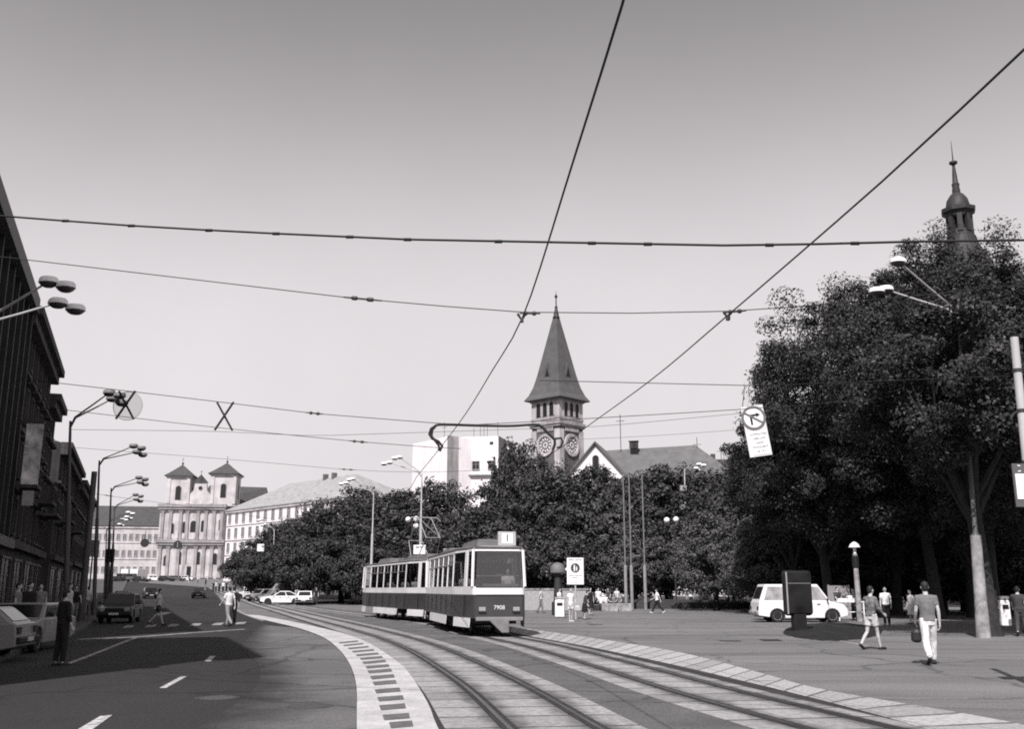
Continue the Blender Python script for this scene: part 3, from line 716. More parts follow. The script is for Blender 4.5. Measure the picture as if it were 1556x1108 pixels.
for k in (.55, .62): 
    c = MB(); c.box((L * k, 10.5, HW + 7.5), (.8, 1.2, 1.5)); c.build('chimney', brickd, rf)

def tower():
    stone = wall_mat('tower stone', .46, .25, .2); stone_d = wall_mat('tower trim', .32, .25, .2)
    Y = 150; p = gd2(850, 640, Y); rz = R(-43)
    a = 5.6; zb = hill(Y) - .2
    # the corner nearest the street is local (a/2, -a/2)
    root = empty('clock_tower', (p.x, p.y, zb), rz, 'tall square church tower with steep flared spire and round dials', 'church tower')
    h = a / 2
    off = Vector((-h, h, 0))
    T = Matrix.Translation(off)
    def Zt(py): return at(850, py, Y if py > 590 else Y + 3.9).z - zb
    zc, ze, zcap, ztip = Zt(641), Zt(604), Zt(474), Zt(446)
    b = MB(T); b.box((0, 0, zc / 2), (a, a, zc)); b.build('wall', brickd, root)
    q = MB(T)
    for sx in (-1, 1):
        for sy in (-1, 1): q.box((sx * (h - .42), sy * (h - .42), zc / 2 - .5), (1.06, 1.06, zc - 1))
    q.build('corner_pilaster', stone, root)
    q = MB(T); q.box((0, 0, (zc + ze) / 2), (a + .1, a + .1, ze - zc)); q.build('belfry', stone, root)
    for z_, e_, h_ in ((zc, .75, .45), (zc - .4, .45, .34), (zc + .75, .3, .3), (ze - .12, .5, .3)): q = MB(T); q.box((0, 0, z_), (a + e_, a + e_, h_)); q.build('cornice', stone_d, root)
    cb = MB(T)
    for k in range(8):
        x = -h + 1.35 + k * (a - 2.7) / 7
        for rot in range(4):
            M = Matrix.Rotation(rot * math.pi / 2, 4, 'Z'); cb.box(M @ Vector((x, -h - .06, zc - .95)), (.22, .22, .55), rz=rot * math.pi / 2)
    cb.build('corbel', stone, root)
    for k in (-1, 0, 1):
        window(root, off.x + k * 1.33, zc + 1.15, .88, 2.15, 'arch', off.y - h - .05, stone, black_m)
        window(root, off.y + k * 1.33, zc + 1.15, .88, 2.15, 'arch', off.x + h + .05, stone, black_m, side='+x')
    # round dials
    zd = Zt(674)
    for side in (0, 1):
        M = T @ Matrix.Rotation(side * math.pi / 2, 4, 'Z') @ Matrix.Translation((0, -h - .02, zd)) @ Matrix.Rotation(math.pi / 2, 4, 'X')
        d = MB(M); d.lathe(((1.25, -.05), (1.3, .22), (1.75, .22), (1.78, -.05)), 32, ring=True); dl = d.build('dial', stone, root)
        d = MB(M); d.lathe(((.02, -.03), (1.27, -.03), (1.27, .04), (.02, .05)), 32); d.build('dial_face', mat('dial grey', .16, .7, .1, 4), dl)
        d = MB(M)
        for k in range(12):
            an = k * math.pi / 6; d.box((.95 * math.cos(an), .95 * math.sin(an), .07), (.34, .17, .06), rz=an)
        d.lathe(((.3, .03), (.3, .09), (.42, .09), (.42, .03)), 16, ring=True); d.build('dial_mark', concw, dl)
    r = MB(T); e = 7.35 / 2
    prof = ((e, ze), (e, ze + .15), (e * .86, ze + .95), (e * .72, ze + 2.3), (e * .60, ze + 4.2), (.42, zcap - 1.2), (.4, zcap - 1.2), (.06, zcap + .3))
    r.loft([[(x * k, y * k, z) for x, y in ((-1, -1), (1, -1), (1, 1), (-1, 1))] for k, z in prof]); rr = r.build('spire', greyroof, root)
    c = MB(T); c.lathe(((.5, zcap - 1.15), (.62, zcap - .95), (.5, zcap - .85), (.2, zcap + .6), (.28, zcap + .8), (.1, zcap + 1), (.09, ztip - .8), (.24, ztip - .6), (.24, ztip - .4), (.04, ztip - .1), (.03, ztip + .4)), 10); c.build('finial', dark_m, rr)
    for rot in (0, 1):                                               # triangular louvres in the spire
        M = T @ Matrix.Rotation(rot * math.pi / 2, 4, 'Z'); zz = ze + 3.6
        d = MB(M); d.loft([[(-.75, -2.35, zz), (.75, -2.35, zz), (0, -2.35, zz + 2.3)], [(-.75, -1.2, zz), (.75, -1.2, zz), (0, -1.2, zz + 2.3)]]); dm = d.build('dormer', greyroof, rr)
        d = MB(M); d.loft([[(-.45, -2.37, zz + .15), (.45, -2.37, zz + .15), (0, -2.37, zz + 1.6)], [(-.45, -2.33, zz + .15), (.45, -2.33, zz + .15), (0, -2.33, zz + 1.6)]]); d.build('louvre', black_m, dm)
tower()

def nave():
    # gabled wing and long roof right of the tower; local frame faces the street
    Y = 138; s = Y / 1551.0; zb = hill(Y) - .2; x0 = gd2(905, 690, Y).x
    root = empty('gabled_house', (x0, Y, zb), R(-14), 'pale gabled church house with long grey roof right of the spire', 'building')
    def X(px): return (px - 908) * s * 1.0
    def Z(py): return at(908, py, Y).z - zb
    ge, ga = Z(722), Z(672); hw = 4.0
    b = MB(); b.prism([(-hw, 0), (hw, 0), (hw, ge), (0, ga - .3), (-hw, ge)], 'y', 0, 8.99); b.build('gable_wall', concw, root)
    b = MB(); b.box((hw + 7.0, 7.5, ge / 2 - .2), (14, 9, ge - .4)); b.build('wall', stucco, root)
    r = MB()
    for sx in (-1, 1):
        r.add([(sx * (hw + .6), -.5, ge - .55), (0, -.5, ga + .1), (0, 9.5, ga + .1), (sx * (hw + .6), 9.5, ge - .55), (sx * (hw + .6), -.5, ge - .85), (0, -.5, ga - .2), (0, 9.5, ga - .2), (sx * (hw + .6), 9.5, ge - .85)],
              [(0, 1, 2, 3), (4, 7, 6, 5), (0, 4, 5, 1), (3, 2, 6, 7), (0, 3, 7, 4), (1, 5, 6, 2)])
    naveroof = roof_mat('nave roof tiles', .12); r.build('gable_roof', naveroof, root)
    r = MB(); z1 = ga - .2; e = ge - .6
    r.add([(hw * .3, 2.4, e), (hw + 15.4, 2.4, e), (hw + 15.4, 12.6, e), (hw * .3, 12.6, e), (.4, 7.5, z1), (hw + 9.3, 7.5, z1 + .35)], [(0, 1, 5, 4), (1, 2, 5), (2, 3, 4, 5), (3, 0, 4), (0, 3, 2, 1)])
    rr = r.build('roof', naveroof, root)
    for x, h_, w_ in ((-1.35, 1.8, .75), (0, 3.4, .8), (1.35, 1.8, .75)): window(root, x, ge - 1.0 + (.3 if x == 0 else 0), w_, h_, 'arch', 0, stone_d, black_m)
    t = MB(); t.box((4.6, 6.2, ga + .25), (1.2, .8, 1.0)); t.box((4.6, 6.2, ga + .8), (1.4, 1.0, .12)); t.build('chimney', dkwall, rr); t = MB(); t.tube([(2.6, 7, ga - .4), (2.6, 7, ga + 5)], .05, 4); t.tube([(2.0, 7, ga + 4), (3.2, 7, ga + 4)], .04, 4); t.build('antenna', dark_m, rr)
    r2 = empty('far_house', (gd(1080, 168).x, 168, hill(168) - .2), R(-8), 'low dark hip roofed house with chimney above the park trees', 'building')
    H = at(1080, 717, 168).z - hill(168)
    b = MB(); b.box((0, 5, H / 2), (13, 10, H)); b.build('wall', stucco, r2)
    b = MB(); hip_roof(b, -6.5, 6.5, 0, 10, H + .28, 2.6, 3); q = b.build('roof', dkroof, r2)
    b = MB(); b.box((-.6, 3, H + 2.7), (1.2, .9, 1.4)); b.box((1.6, 5, H + 3), (.8, .8, 1.6)); b.build('chimney', dkwall, q)
    r3 = empty('small_gable_house', (gd(1101, 140).x, 140, hill(140) - .2), R(-10), 'small white house with dark pointed gable under the turn sign', 'building')
    H = at(1101, 716, 140).z - hill(140)
    b = MB(); b.prism([(-1.7, 0), (1.7, 0), (1.7, H), (0, H + 1.7), (-1.7, H)], 'y', 0, 5); b.build('wall', concw, r3)
    b = MB()
    for sx in (-1, 1): b.add([(sx * 2.1, -.3, H - .35), (0, -.3, H + 1.8), (0, 5.3, H + 1.8), (sx * 2.1, 5.3, H - .35), (sx * 2.1, -.3, H - .5), (0, -.3, H + 1.65), (0, 5.3, H + 1.65), (sx * 2.1, 5.3, H - .5)], [(0, 1, 2, 3), (4, 7, 6, 5), (0, 4, 5, 1), (3, 2, 6, 7), (0, 3, 7, 4), (1, 5, 6, 2)])
    b.build('roof', dkroof, r3); window(r3, 0, H - 1.0, .7, 1.0, 'rect', 0, sill_m)
    b = MB()
    for x, h_ in ((-2.9, 5.2), (-3.8, 3.4), (.4, 3.9)): b.tube([(x, 1, H - 1), (x, 1, H + h_)], .04, 4); b.tube([(x - .6, 1, H + h_ * .8), (x + .6, 1, H + h_ * .8)], .03, 4)
    b.build('antenna', dark_m, r3)
nave()
def modern():
    Y = 190; zb = hill(Y) - .2
    p0 = gd2(627, 690, Y + 2); p1 = gd2(681, 680, Y - 8); H = at(681, 663, Y - 8).z - zb
    d = p1 - p0; L = Vector((d.x, d.y, 0)).length
    r = empty('white_slab_block', (p0.x, p0.y, zb), math.atan2(d.y, d.x), 'blank white end wall of a modern block behind the park trees', 'building')
    b = MB(); b.add([(0, 0, 0), (L, 0, 0), (L, 0, H), (L * .3, 0, H), (0, 0, H), (0, 14, 0), (L, 14, 0), (L, 14, H), (L * .3, 14, H), (0, 14, H)],
        [(0, 1, 2, 3, 4), (9, 8, 7, 6, 5), (0, 5, 6, 1), (1, 6, 7, 2), (2, 7, 8, 3), (3, 8, 9, 4), (4, 9, 5, 0)]); b.build('wall', concw, r)
    b = MB(); b.box((L + .06, 1.0, H / 2), (.12, 2.4, H + .2)); b.build('shaded_end', concg, r)  # grey strip: shade of the side turned from the sun, put into colour
    b = MB(); b.tube([(L * .4, 4, H - 1), (L * .4, 4, H + 4)], .05, 4); b.tube([(L * .4 - .8, 4, H + 3), (L * .4 + .8, 4, H + 3)], .04, 4); b.build('antenna', dark_m, r)
    p0, p1 = gd2(690, 690, 186), gd2(757, 690, 184); H = at(720, 664, 185).z - zb; L = (p1 - p0).length
    r = empty('white_flat_block', (p0.x, p0.y, zb), math.atan2(p1.y - p0.y, p1.x - p0.x), 'white flat roofed block with small attic vent beside the slab', 'building')
    b = MB(); b.box((L / 2, 6, H / 2), (L, 12, H)); b.build('wall', concw, r)
    b = MB(); b.box((L + .06, 6, H / 2), (.1, 12.1, H + .05)); b.build('shaded_side', concg, r)  # white block's unlit side, its shade painted as grey
    b = MB(); b.box((L * .85, -.03, H - 1.3), (.7, .05, .55)); b.build('vent', dark_m, r)
    Hw = at(720, 712, 185).z - zb
    for k in (.14, .5, .86): window(r, L * k, Hw - .2, 1.25, 1.45, fm=concg)
    b = MB(); b.box((L / 2, -.3, Hw - 1.3), (L, .6, .25)); b.build('ledge', concg, r)
    b = MB()
    for k, h_ in ((.35, 2.2), (.5, 2.6), (.58, 2.4), (.66, 2.9), (.9, 3.2)): b.tube([(L * k, 3, H - .1), (L * k, 3, H + h_)], .04, 4)
    b.build('antenna', dark_m, r)
modern()
def lantern():
    Y = 100; p = gd2(1455, 310, Y); s = Y / 1551.0; zb = hill(Y) - .1
    root = empty('dome_church', (p.x, p.y, zb), 0, 'dark copper dome lantern with needle finial above the right hand trees', 'church tower')
    def Z(py): return at(1455, py, Y).z - zb
    q = Y / ray(1455, 320)[1]                                        # metres per pixel up there
    body = MB(); hb = Z(420); body.box((0, 0, hb / 2 - 1.3), (9, 9, hb - 2.6)); body.build('wall', dkwall, root)
    b = MB(); zl = Z(362); b.lathe([(5.0, hb - 2.5), (4.9, hb - 2.2), (4.3, hb - 1.2), (3.0, hb), (40 * q, Z(402)), (30 * q, Z(385)), (23 * q, Z(372)), (21 * q, zl)], 24); b.build('dome', mat('dark copper', .03, .6, .3, 1.5), root)
    cop = MATS['dark copper']; z1 = Z(327)
    b = MB(); b.lathe([(20 * q, zl - .1), (20 * q, zl + .35), (17.5 * q, zl + .45), (17.5 * q, zl + .8)], 8)
    b.lathe([(10 * q, zl + .7), (10 * q, z1)], 8)
    for k in range(8):
        an = (k + .5) * math.pi / 4; b.box((16.2 * q * math.cos(an), 16.2 * q * math.sin(an), (zl + z1) / 2 + .3), (.34, .5, z1 - zl - .4), rz=an)
    b.lathe([(16 * q, z1 - .5), (19 * q, z1 - .3), (20 * q, z1), (25.0 * q, z1 + .25), (25.5 * q, z1 + .65), (18 * q, z1 + .75)], 8); b.build('lantern', cop, root)
    b = MB(); zz = Z(316); b.lathe([(17.5 * q, z1 + .7), (17.3 * q, zz + .1), (15 * q, Z(304)), (10 * q, Z(297)), (5.5 * q, Z(293)), (6 * q, Z(291)), (5 * q, Z(284)), (5.8 * q, Z(280)), (4.2 * q, Z(278)), (3 * q, Z(262)), (2 * q, Z(253)), (2.2 * q, Z(251)), (6 * q, Z(248.5)), (6 * q, Z(246)), (1 * q, Z(244)), (.3 * q, Z(214))], 16); b.build('finial', cop, root, smooth=True)
lantern()
# ---------------------------------------------------------------- trees
def leaf_material(name, v):
    m = bpy.data.materials.new(name); m.use_nodes = True; nt = m.node_tree; b = nt.nodes['Principled BSDF']
    b.inputs['Roughness'].default_value = .55; b.inputs['Specular IOR Level'].default_value = .25
    tc = nt.nodes.new('ShaderNodeTexCoord'); n = nt.nodes.new('ShaderNodeTexNoise'); n.inputs['Scale'].default_value = 2.2; n.inputs['Detail'].default_value = 8; n.inputs['Roughness'].default_value = .8
    nt.links.new(tc.outputs['Object'], n.inputs['Vector'])
    r = nt.nodes.new('ShaderNodeValToRGB'); r.color_ramp.elements[0].position = .36; r.color_ramp.elements[1].position = .68
    r.color_ramp.elements[0].color = (v * .45, v * .45, v * .45, 1); r.color_ramp.elements[1].color = (v * 1.9, v * 1.85, v * 1.87, 1)
    nt.links.new(n.outputs['Fac'], r.inputs['Fac']); nt.links.new(r.outputs['Color'], b.inputs['Base Color'])
    return m
leafA = leaf_material('leaves', .027); leafF = leaf_material('park leaves', .040); leafB = leaf_material('pale leaves', .075); bark_m = mat('bark', .028, .9, .35, 6, bump=.6, bscale=12)
def crown_mesh(seed, rad, nclump, per, lsz, cr, lobes=7, flat=0.0, hollow=.55, m=None):
    rg = np.random.default_rng(seed); rx, ry, rz = rad
    ld = rg.normal(size=(lobes, 3)); ld /= np.linalg.norm(ld, axis=1)[:, None]; la = rg.uniform(.12, .40, lobes)
    d = rg.normal(size=(nclump, 3)); d /= np.linalg.norm(d, axis=1)[:, None]
    bump = np.minimum(1.10, 0.74 + sum(la[i] * np.clip((d @ ld[i] - .62) / .30, 0, 1) for i in range(lobes)))
    rr = (hollow + (1 - hollow) * rg.random(nclump) ** .6) * bump
    rr = np.where(rg.random(nclump) < .07, rr * 1.10, rr)
    c = d * rr[:, None] * np.array([rx, ry, rz]); c[:, 2] = np.where(c[:, 2] < 0, c[:, 2] * .8, c[:, 2])
    crs = cr * rg.uniform(.55, 1.35, nclump); n = nclump * per
    idx = np.repeat(np.arange(nclump), per)
    o = rg.normal(size=(n, 3)); o /= np.linalg.norm(o, axis=1)[:, None]; o *= (rg.random(n) ** .42)[:, None] * np.array([1.05, 1.05, .75])
    p = c[idx] + o * crs[idx][:, None]
    nrm = o * .8 + d[idx] * .5 + rg.normal(size=(n, 3)) * .55 + np.array([0, 0, .35])
    nrm /= np.linalg.norm(nrm, axis=1)[:, None] + 1e-9
    a = np.cross(nrm, rg.normal(size=(n, 3))); a /= np.linalg.norm(a, axis=1)[:, None] + 1e-9; b = np.cross(nrm, a)
    L = lsz * rg.uniform(.6, 1.5, n); W = L * rg.uniform(.38, .62, n)
    q = np.empty((n, 4, 3)); bend = nrm * (L * .18)[:, None]
    q[:, 0] = p - a * L[:, None]; q[:, 1] = p + b * W[:, None] + bend; q[:, 2] = p + a * L[:, None] - bend; q[:, 3] = p - b * W[:, None] + bend
    me = bpy.data.meshes.new('crown'); me.vertices.add(4 * n); me.vertices.foreach_set('co', q.reshape(-1).astype(np.float32))
    me.loops.add(4 * n); me.loops.foreach_set('vertex_index', np.arange(4 * n, dtype=np.int32))
    me.polygons.add(n); me.polygons.foreach_set('loop_start', np.arange(0, 4 * n, 4, dtype=np.int32)); me.polygons.foreach_set('loop_total', np.full(n, 4, dtype=np.int32))
    me.update(calc_edges=True); me.materials.append(m or leafA); return me
def trunk_mesh(seed, h, r, rad, cz, nl=9):
    rg = random.Random(seed); mb = MB()
    lean = Vector((rg.uniform(-.06, .06), rg.uniform(-.06, .06), 0)) * h
    mb.tube([(0, 0, -.2), (0, 0, .25), lean * .3 + Vector((0, 0, h * .5)), lean + Vector((0, 0, h)), lean * 1.2 + Vector((0, 0, cz + rad[2] * .45))], [r * 1.7, r * 1.15, r * .9, r * .8, r * .15], 10)
    for i in range(nl):
        an = i * 2.4 + rg.random(); z0 = h * rg.uniform(.75, 1.15); e = Vector((math.cos(an) * rad[0] * .75, math.sin(an) * rad[1] * .75, cz + rad[2] * rg.uniform(-.3, .6)))
        s_ = lean * (z0 / h) + Vector((0, 0, z0)); md = s_.lerp(e, .45) + Vector((0, 0, rad[2] * .12))
        mb.tube([s_, md, e], [r * .5, r * .3, r * .06], 6)
        for k in range(2):
            e2 = e + Vector((rg.uniform(-1, 1), rg.uniform(-1, 1), rg.uniform(-.2, .8))) * rad[0] * .3; mb.tube([md, md.lerp(e2, .6), e2], [r * .22, r * .12, r * .03], 5)
    return mb
def make_tree(loc, seed, h, r, rad, cz, crown, label, group=None, rz=0.0, nl=9):
    root = empty('tree', loc, rz, label, 'tree', group)
    trunk_mesh(seed, h, r, rad, cz, nl).build('trunk', bark_m, root, smooth=True)
    co = bpy.data.objects.new('crown', crown); COL.objects.link(co); co.parent = root; co.location = (0, 0, cz)
    return root
# big dark trees close on the right
nearc = [crown_mesh(11, (8.0, 7.2, 7.4), 760, 360, .074, .92, 18, hollow=.45), crown_mesh(12, (5.6, 5.6, 5.0), 380, 340, .074, .82, 14, hollow=.45), crown_mesh(13, (4.4, 4.4, 3.6), 260, 330, .072, .70, 12, hollow=.45)]
GN = 'big dark trees of the right hand square'
def near_tree(px, Y, dz, ci, rad, h, cz, label, seed, rz):
    p = gd2(px, 640, Y); return make_tree(p, seed, h, .32, rad, cz, nearc[ci], label, GN, rz)
T0 = near_tree(1398, 59, 0, 0, (8.0, 7.2, 7.4), 4.4, 10.9, 'tallest dark tree spreading behind the double lamp', 1, .3); T0.scale = (1.18, 1.1, 1.17)
near_tree(1242, 62, 0, 1, (5.6, 5.6, 5.0), 4.0, 8.6, 'dark tree overhanging the white vans and the turn sign', 2, 1.2)
near_tree(1482, 57, 0, 1, (5.6, 5.6, 5), 4.8, 16.6, 'tall dark tree whose top reaches the lantern of the copper dome', 9, 1.7)
near_tree(1545, 49, 0, 1, (5.6, 5.6, 5), 4.4, 13.4, 'dark tree at the frame edge behind the white stop pole', 3, 2.0)
near_tree(1472, 36.6, 0, 2, (4.4, 4.4, 3.6), 5.0, 8.7, 'lower dark tree right behind the concrete lamp pole', 4, 4.0)
near_tree(1190, 68, 0, 2, (4.4, 4.4, 3.6), 3.6, 8.2, 'dark tree whose branches hang behind the no right turn sign', 5, 5.1)
near_tree(1600, 41, 0, 1, (5.6, 5.6, 5), 3.2, 8.0, 'dark tree cut by the frame edge beside the stop sign', 6, .9)
near_tree(1450, 60, 0, 1, (5.6, 5.6, 5), 3.4, 8.0, 'second row dark tree shading the litter bin and walkers', 7, 2.6)
near_tree(1340, 66, 0, 1, (5.6, 5.6, 5), 3.4, 7.4, 'second row dark tree behind the vendor table', 8, 3.6)

# park trees across the middle
farc = [crown_mesh(21, (5.4, 5.4, 5.6), 300, 100, .15, .95, 14, hollow=.5, m=leafF), crown_mesh(22, (4.6, 4.6, 5.0), 260, 100, .15, .85, 12, hollow=.5, m=leafF), crown_mesh(23, (6.2, 5.6, 4.8), 320, 100, .15, .95, 16, hollow=.5, m=leafF), crown_mesh(24, (4.2, 4.2, 3.8), 210, 100, .14, .75, 12, hollow=.5, m=leafF)]
farp = crown_mesh(25, (5.6, 5, 4.6), 260, 70, .13, .75, 12, m=leafB)
FR = [(5.4, 5.4, 5.6), (4.6, 4.6, 5.0), (6.2, 5.6, 4.8), (4.2, 4.2, 3.8)]
GF = 'park trees in a dark row across the square'
protos = {}
def far_tree(px, Y, top, ci, label, sc_=1.0, pale=False, wide=1.0):
    """top: image row of the crown's top"""
    p = gd2(px, top + 60, Y); H = at(px, top, Y).z - p.z; rad = (5.6, 5, 4.6) if pale else FR[ci]
    rzv = H * .47; k = rzv / rad[2]
    key = ('p' if pale else ci)
    rz = random.uniform(0, 6.28)
    if key not in protos:
        cz = rad[2] * 1.02; protos[key] = make_tree(p, 40 + ci, rad[2] * .5, .3, rad, cz + .3, farp if pale else farc[ci], label, GF, rz); o = protos[key]
        o.scale = (k * wide, k * wide, k)
    else: o = dup(protos[key], p, rz, label, (k * wide, k * wide, k))
    return o
FT = [(380, 150, 824, 3, 'low dark park tree at the foot of the church, first of the row'), (424, 138, 798, 1, 'dark park tree in front of the white corner house'),
      (462, 132, 776, 0, 'dark park tree behind the covered grey pickup'), (532, 126, 742, 1, 'round topped park tree under the end of the weathered roof'),
      (572, 122, 752, 0, 'park tree behind the rear of the trailing tram car'), (474, 108, 800, 3, 'bushy low park tree behind the white fastback'),
      (612, 118, 752, 2, 'park tree behind the globe lamps and the tram roofs'), (678, 112, 732, 1, 'park tree in front of the blank white slab'),
      (704, 118, 776, 1, 'tall park tree below the white flat roofed block'), (798, 112, 672, 1, 'tallest park tree just left of the round dial'),
      (842, 108, 720, 0, 'park tree at the foot of the church tower'), (896, 106, 718, 2, 'park tree below the white gable'),
      (958, 112, 716, 0, 'park tree behind the three flagpoles'), (1012, 108, 712, 1, 'park tree behind the twin globe lamp'), 
      (1066, 110, 716, 0, 'park tree behind the lamp pole with square sign box'), (1112, 96, 720, 2, 'park tree left of the hanging turn sign'),
      (1150, 84, 730, 0, 'park tree deep behind the parked vans'), (690, 104, 790, 3, 'low park tree between the tram roofs'), (760, 102, 770, 3, 'low park tree behind the route number box'),
      (860, 100, 786, 3, 'low park tree behind the pedestrian sign'), (930, 100, 780, 3, 'low park tree behind the seated group'), (1000, 99, 800, 3, 'low park tree behind the striding walker'),
      (1200, 74, 760, 1, 'park tree behind the poster stand'), (560, 104, 815, 3, 'low park tree at the tail of the tram'), (520, 112, 800, 3, 'low park tree beside the parked sedan'), (405, 122, 830, 3, 'low park tree above the parked white car')]
for px, Y, top, ci, lab in FT: far_tree(px, Y, top, ci, lab, wide=.64 if px == 798 else 1.0)
for px, Y, top, ci, lab in ((1262, 74, 740, 0, 'dark park tree closing the view behind the vans'), (1345, 72, 730, 2, 'dark park tree closing the view behind the vendor'), (1420, 70, 720, 0, 'dark park tree closing the view behind the man in white trousers'), (1500, 70, 720, 2, 'dark park tree closing the view behind the concrete pole'), (1570, 66, 720, 0, 'dark park tree closing the view at the frame edge'),
                           (1230, 82, 800, 3, 'bushy dark park tree low behind the poster stand'), (1300, 78, 815, 3, 'bushy dark park tree low behind the screen board'), (1390, 76, 800, 3, 'bushy dark park tree low between the right hand trunks'), (1460, 76, 800, 3, 'bushy dark park tree low behind the litter bin'), (1535, 72, 800, 3, 'bushy dark park tree low at the frame edge')):
    far_tree(px, Y, top, ci, lab, wide=1.25)
far_tree(1085, 80, 785, 0, 'paler feathery tree beside the white lamp pole', pale=True)
far_tree(965, 96, 800, 0, 'paler bushy tree behind the flagpole feet', pale=True)
far_tree(1160, 72, 800, 0, 'paler spreading tree left of the poster stand', pale=True)

# ---------------------------------------------------------------- trams
def tram(name, label, panto, number):
    """local +Y is the nose; length 14.7; origin on the rails under the nose"""
    root = empty(name, (0, 0, 0), 0, label, 'tram', 'two coupled red and cream tram cars')
    def outline(ins=0.0, rake=0.0):
        hw = ((0, .80), (-.05, .88), (-.14, .93), (-2.6, 1.25), (-12.2, 1.25), (-14.56, .93), (-14.65, .88), (-14.7, .80))
        rgt = [(w_ - ins, y - (ins if y > -1 and y > -7 else 0) * (1 if y > -.2 else 0) + (ins if y < -14.5 else 0)) for y, w_ in hw]
        rgt = [(x, y - rake if y > -.2 else y + rake if y < -14.5 else y) for x, y in rgt]
        return rgt + [(-x, y) for x, y in reversed(rgt)]
    def ring(mb, z0, z1, i0=0.0, i1=0.0, rk0=0.0, rk1=0.0, th=.06):
        o0, o1 = outline(i0, rk0), outline(i1, rk1); n0, n1 = outline(i0 + th, rk0), outline(i1 + th, rk1)
        mb.loft([[(x, y, z0) for x, y in n0], [(x, y, z0) for x, y in o0], [(x, y, z1) for x, y in o1], [(x, y, z1) for x, y in n1], [(x, y, z0) for x, y in n0]], cap=False)
    b = MB(); ring(b, .62, 1.42); b.build('body', tramred_p, root)
    b = MB(); ring(b, 1.421, 1.70); b.build('waist_band', cream_p, root)
    b = MB(); o = outline(.08); b.loft([[(x, y, .64) for x, y in o], [(x, y, .72) for x, y in o]]); b.build('floor', dark_m, root)
    # upper frame: header band + pillars
    b = MB(); ring(b, 2.92, 3.04, .05, .06, .13, .17)
    def P(y, side, z):                                                  # point on the tapering, slightly leaning side
        if y > -2.6: w_ = 1.25 - (.32) * (y + 2.6) / 2.48
        elif y < -12.2: w_ = 1.25 - .32 * (-12.2 - y) / 2.38
        else: w_ = 1.25
        return Vector((side * (w_ - .05 * (z - 1.7) / 1.1), y, z))
    posts = [-.14, -.98, -1.22, -3.05, -3.13, -4.75, -6.35, -7.95, -9.55, -11.15, -11.25, -13.3, -13.5, -14.56]
    def post(mb, y0, y1, side):
        a = [P(y0, side, 1.702), P(y1, side, 1.702), P(y1, side, 2.92), P(y0, side, 2.92)]
        ix = Vector((-side * .05, 0, 0)); mb.loft([a, [p + ix for p in a]])
    for side in (-1, 1):
        for y in (-3.09, -4.75, -6.35, -7.95, -9.55): post(b, y + .032, y - .032, side)
        post(b, -.93, -1.25, side); post(b, -11.15, -11.30, side); post(b, -13.3, -13.55, side); 
        b.tube([P(-.13, side, 1.7), P(-.24, side, 2.97)], .055, 6); b.tube([P(-14.57, side, 1.7), P(-14.46, side, 2.97)], .055, 6)
    b.build('window_frame', cream_p, root)
    for side in (-1, 1):
        for y0, y1, kind in ((-.2, -.93, 0), (-1.25, -3.045, 0), (-3.135, -4.705, 1), (-4.795, -6.305, 1), (-6.395, -7.905, 1), (-7.995, -9.505, 1), (-9.595, -11.15, 1), (-11.3, -13.3, 0), (-13.55, -14.48, 0)):
            q = MB(); a = [P(y0, side, 1.70), P(y1, side, 1.70), P(y1, side, 2.93), P(y0, side, 2.93)]; ix = Vector((-side * .025, 0, 0)); ix2 = Vector((-side * .035, 0, 0))
            q.loft([[p + ix for p in a], [p + ix2 for p in a]]); wn = q.build('window', tramglass, root)
            if kind:
                q = MB(); zt = 2.5; q.loft([[P(y0, side, zt), P(y1, side, zt), P(y1, side, zt + .04), P(y0, side, zt + .04)], [v + ix for v in (P(y0, side, zt), P(y1, side, zt), P(y1, side, zt + .04), P(y0, side, zt + .04))]])
                ym = (y0 + y1) / 2; q.loft([[P(ym + .02, side, zt + .04), P(ym - .02, side, zt + .04), P(ym - .02, side, 2.92), P(ym + .02, side, 2.92)], [v + ix for v in (P(ym + .02, side, zt + .04), P(ym - .02, side, zt + .04), P(ym - .02, side, 2.92), P(ym + .02, side, 2.92))]])
                q.build('vent_bar', chrome_m, wn)
    for s_, y, yy, nm in ((1, -.03, -.16, 'windshield'), (-1, -14.67, -14.54, 'rear_window')):
        q = MB(); a = [(-.82, y, 1.70), (.82, y, 1.70), (.77, yy, 2.93), (-.77, yy, 2.93)]; q.loft([[Vector(p) for p in a], [Vector(p) - Vector((0, .02 * s_, 0)) for p in a]]); ws = q.build(nm, sky_veil, root)
        q = MB(); q.tube([(-.7, y - .03 * s_, 1.72), (-.7, y - .06 * s_, 2.06), (.1, y - .06 * s_, 2.10)], .018, 5); q.build('wiper', chrome_m, ws)
    # roof
    b = MB(); b.loft([[(x, y, z) for x, y in outline(i, rk)] for z, i, rk in ((3.041, .03, .12), (3.06, .02, .12), (3.09, .10, .2), (3.115, .32, .5), (3.125, .75, 1.0))]); r = b.build('roof', mat('tram roof', .19, .7, .25, 1.2), root, smooth=True)
    rf = mat('roof box', .11, .7, .2, 2)
    for y0, y1 in ((-1.3, -5.6), (-9.2, -12.2)):
        b = MB(); b.loft([[(-.62, y0, 3.10), (.62, y0, 3.10), (.62, y1, 3.10), (-.62, y1, 3.10)], [(-.5, y0 - .35, 3.40), (.5, y0 - .35, 3.40), (.5, y1 + .35, 3.40), (-.5, y1 + .35, 3.40)]]); b.build('roof_box', rf, r)
    for y in (-6.3, -7.0, -8.2): q = MB(); q.box((0, y, 3.2), (.5, .35, .2)); q.build('roof_unit', rf, r)
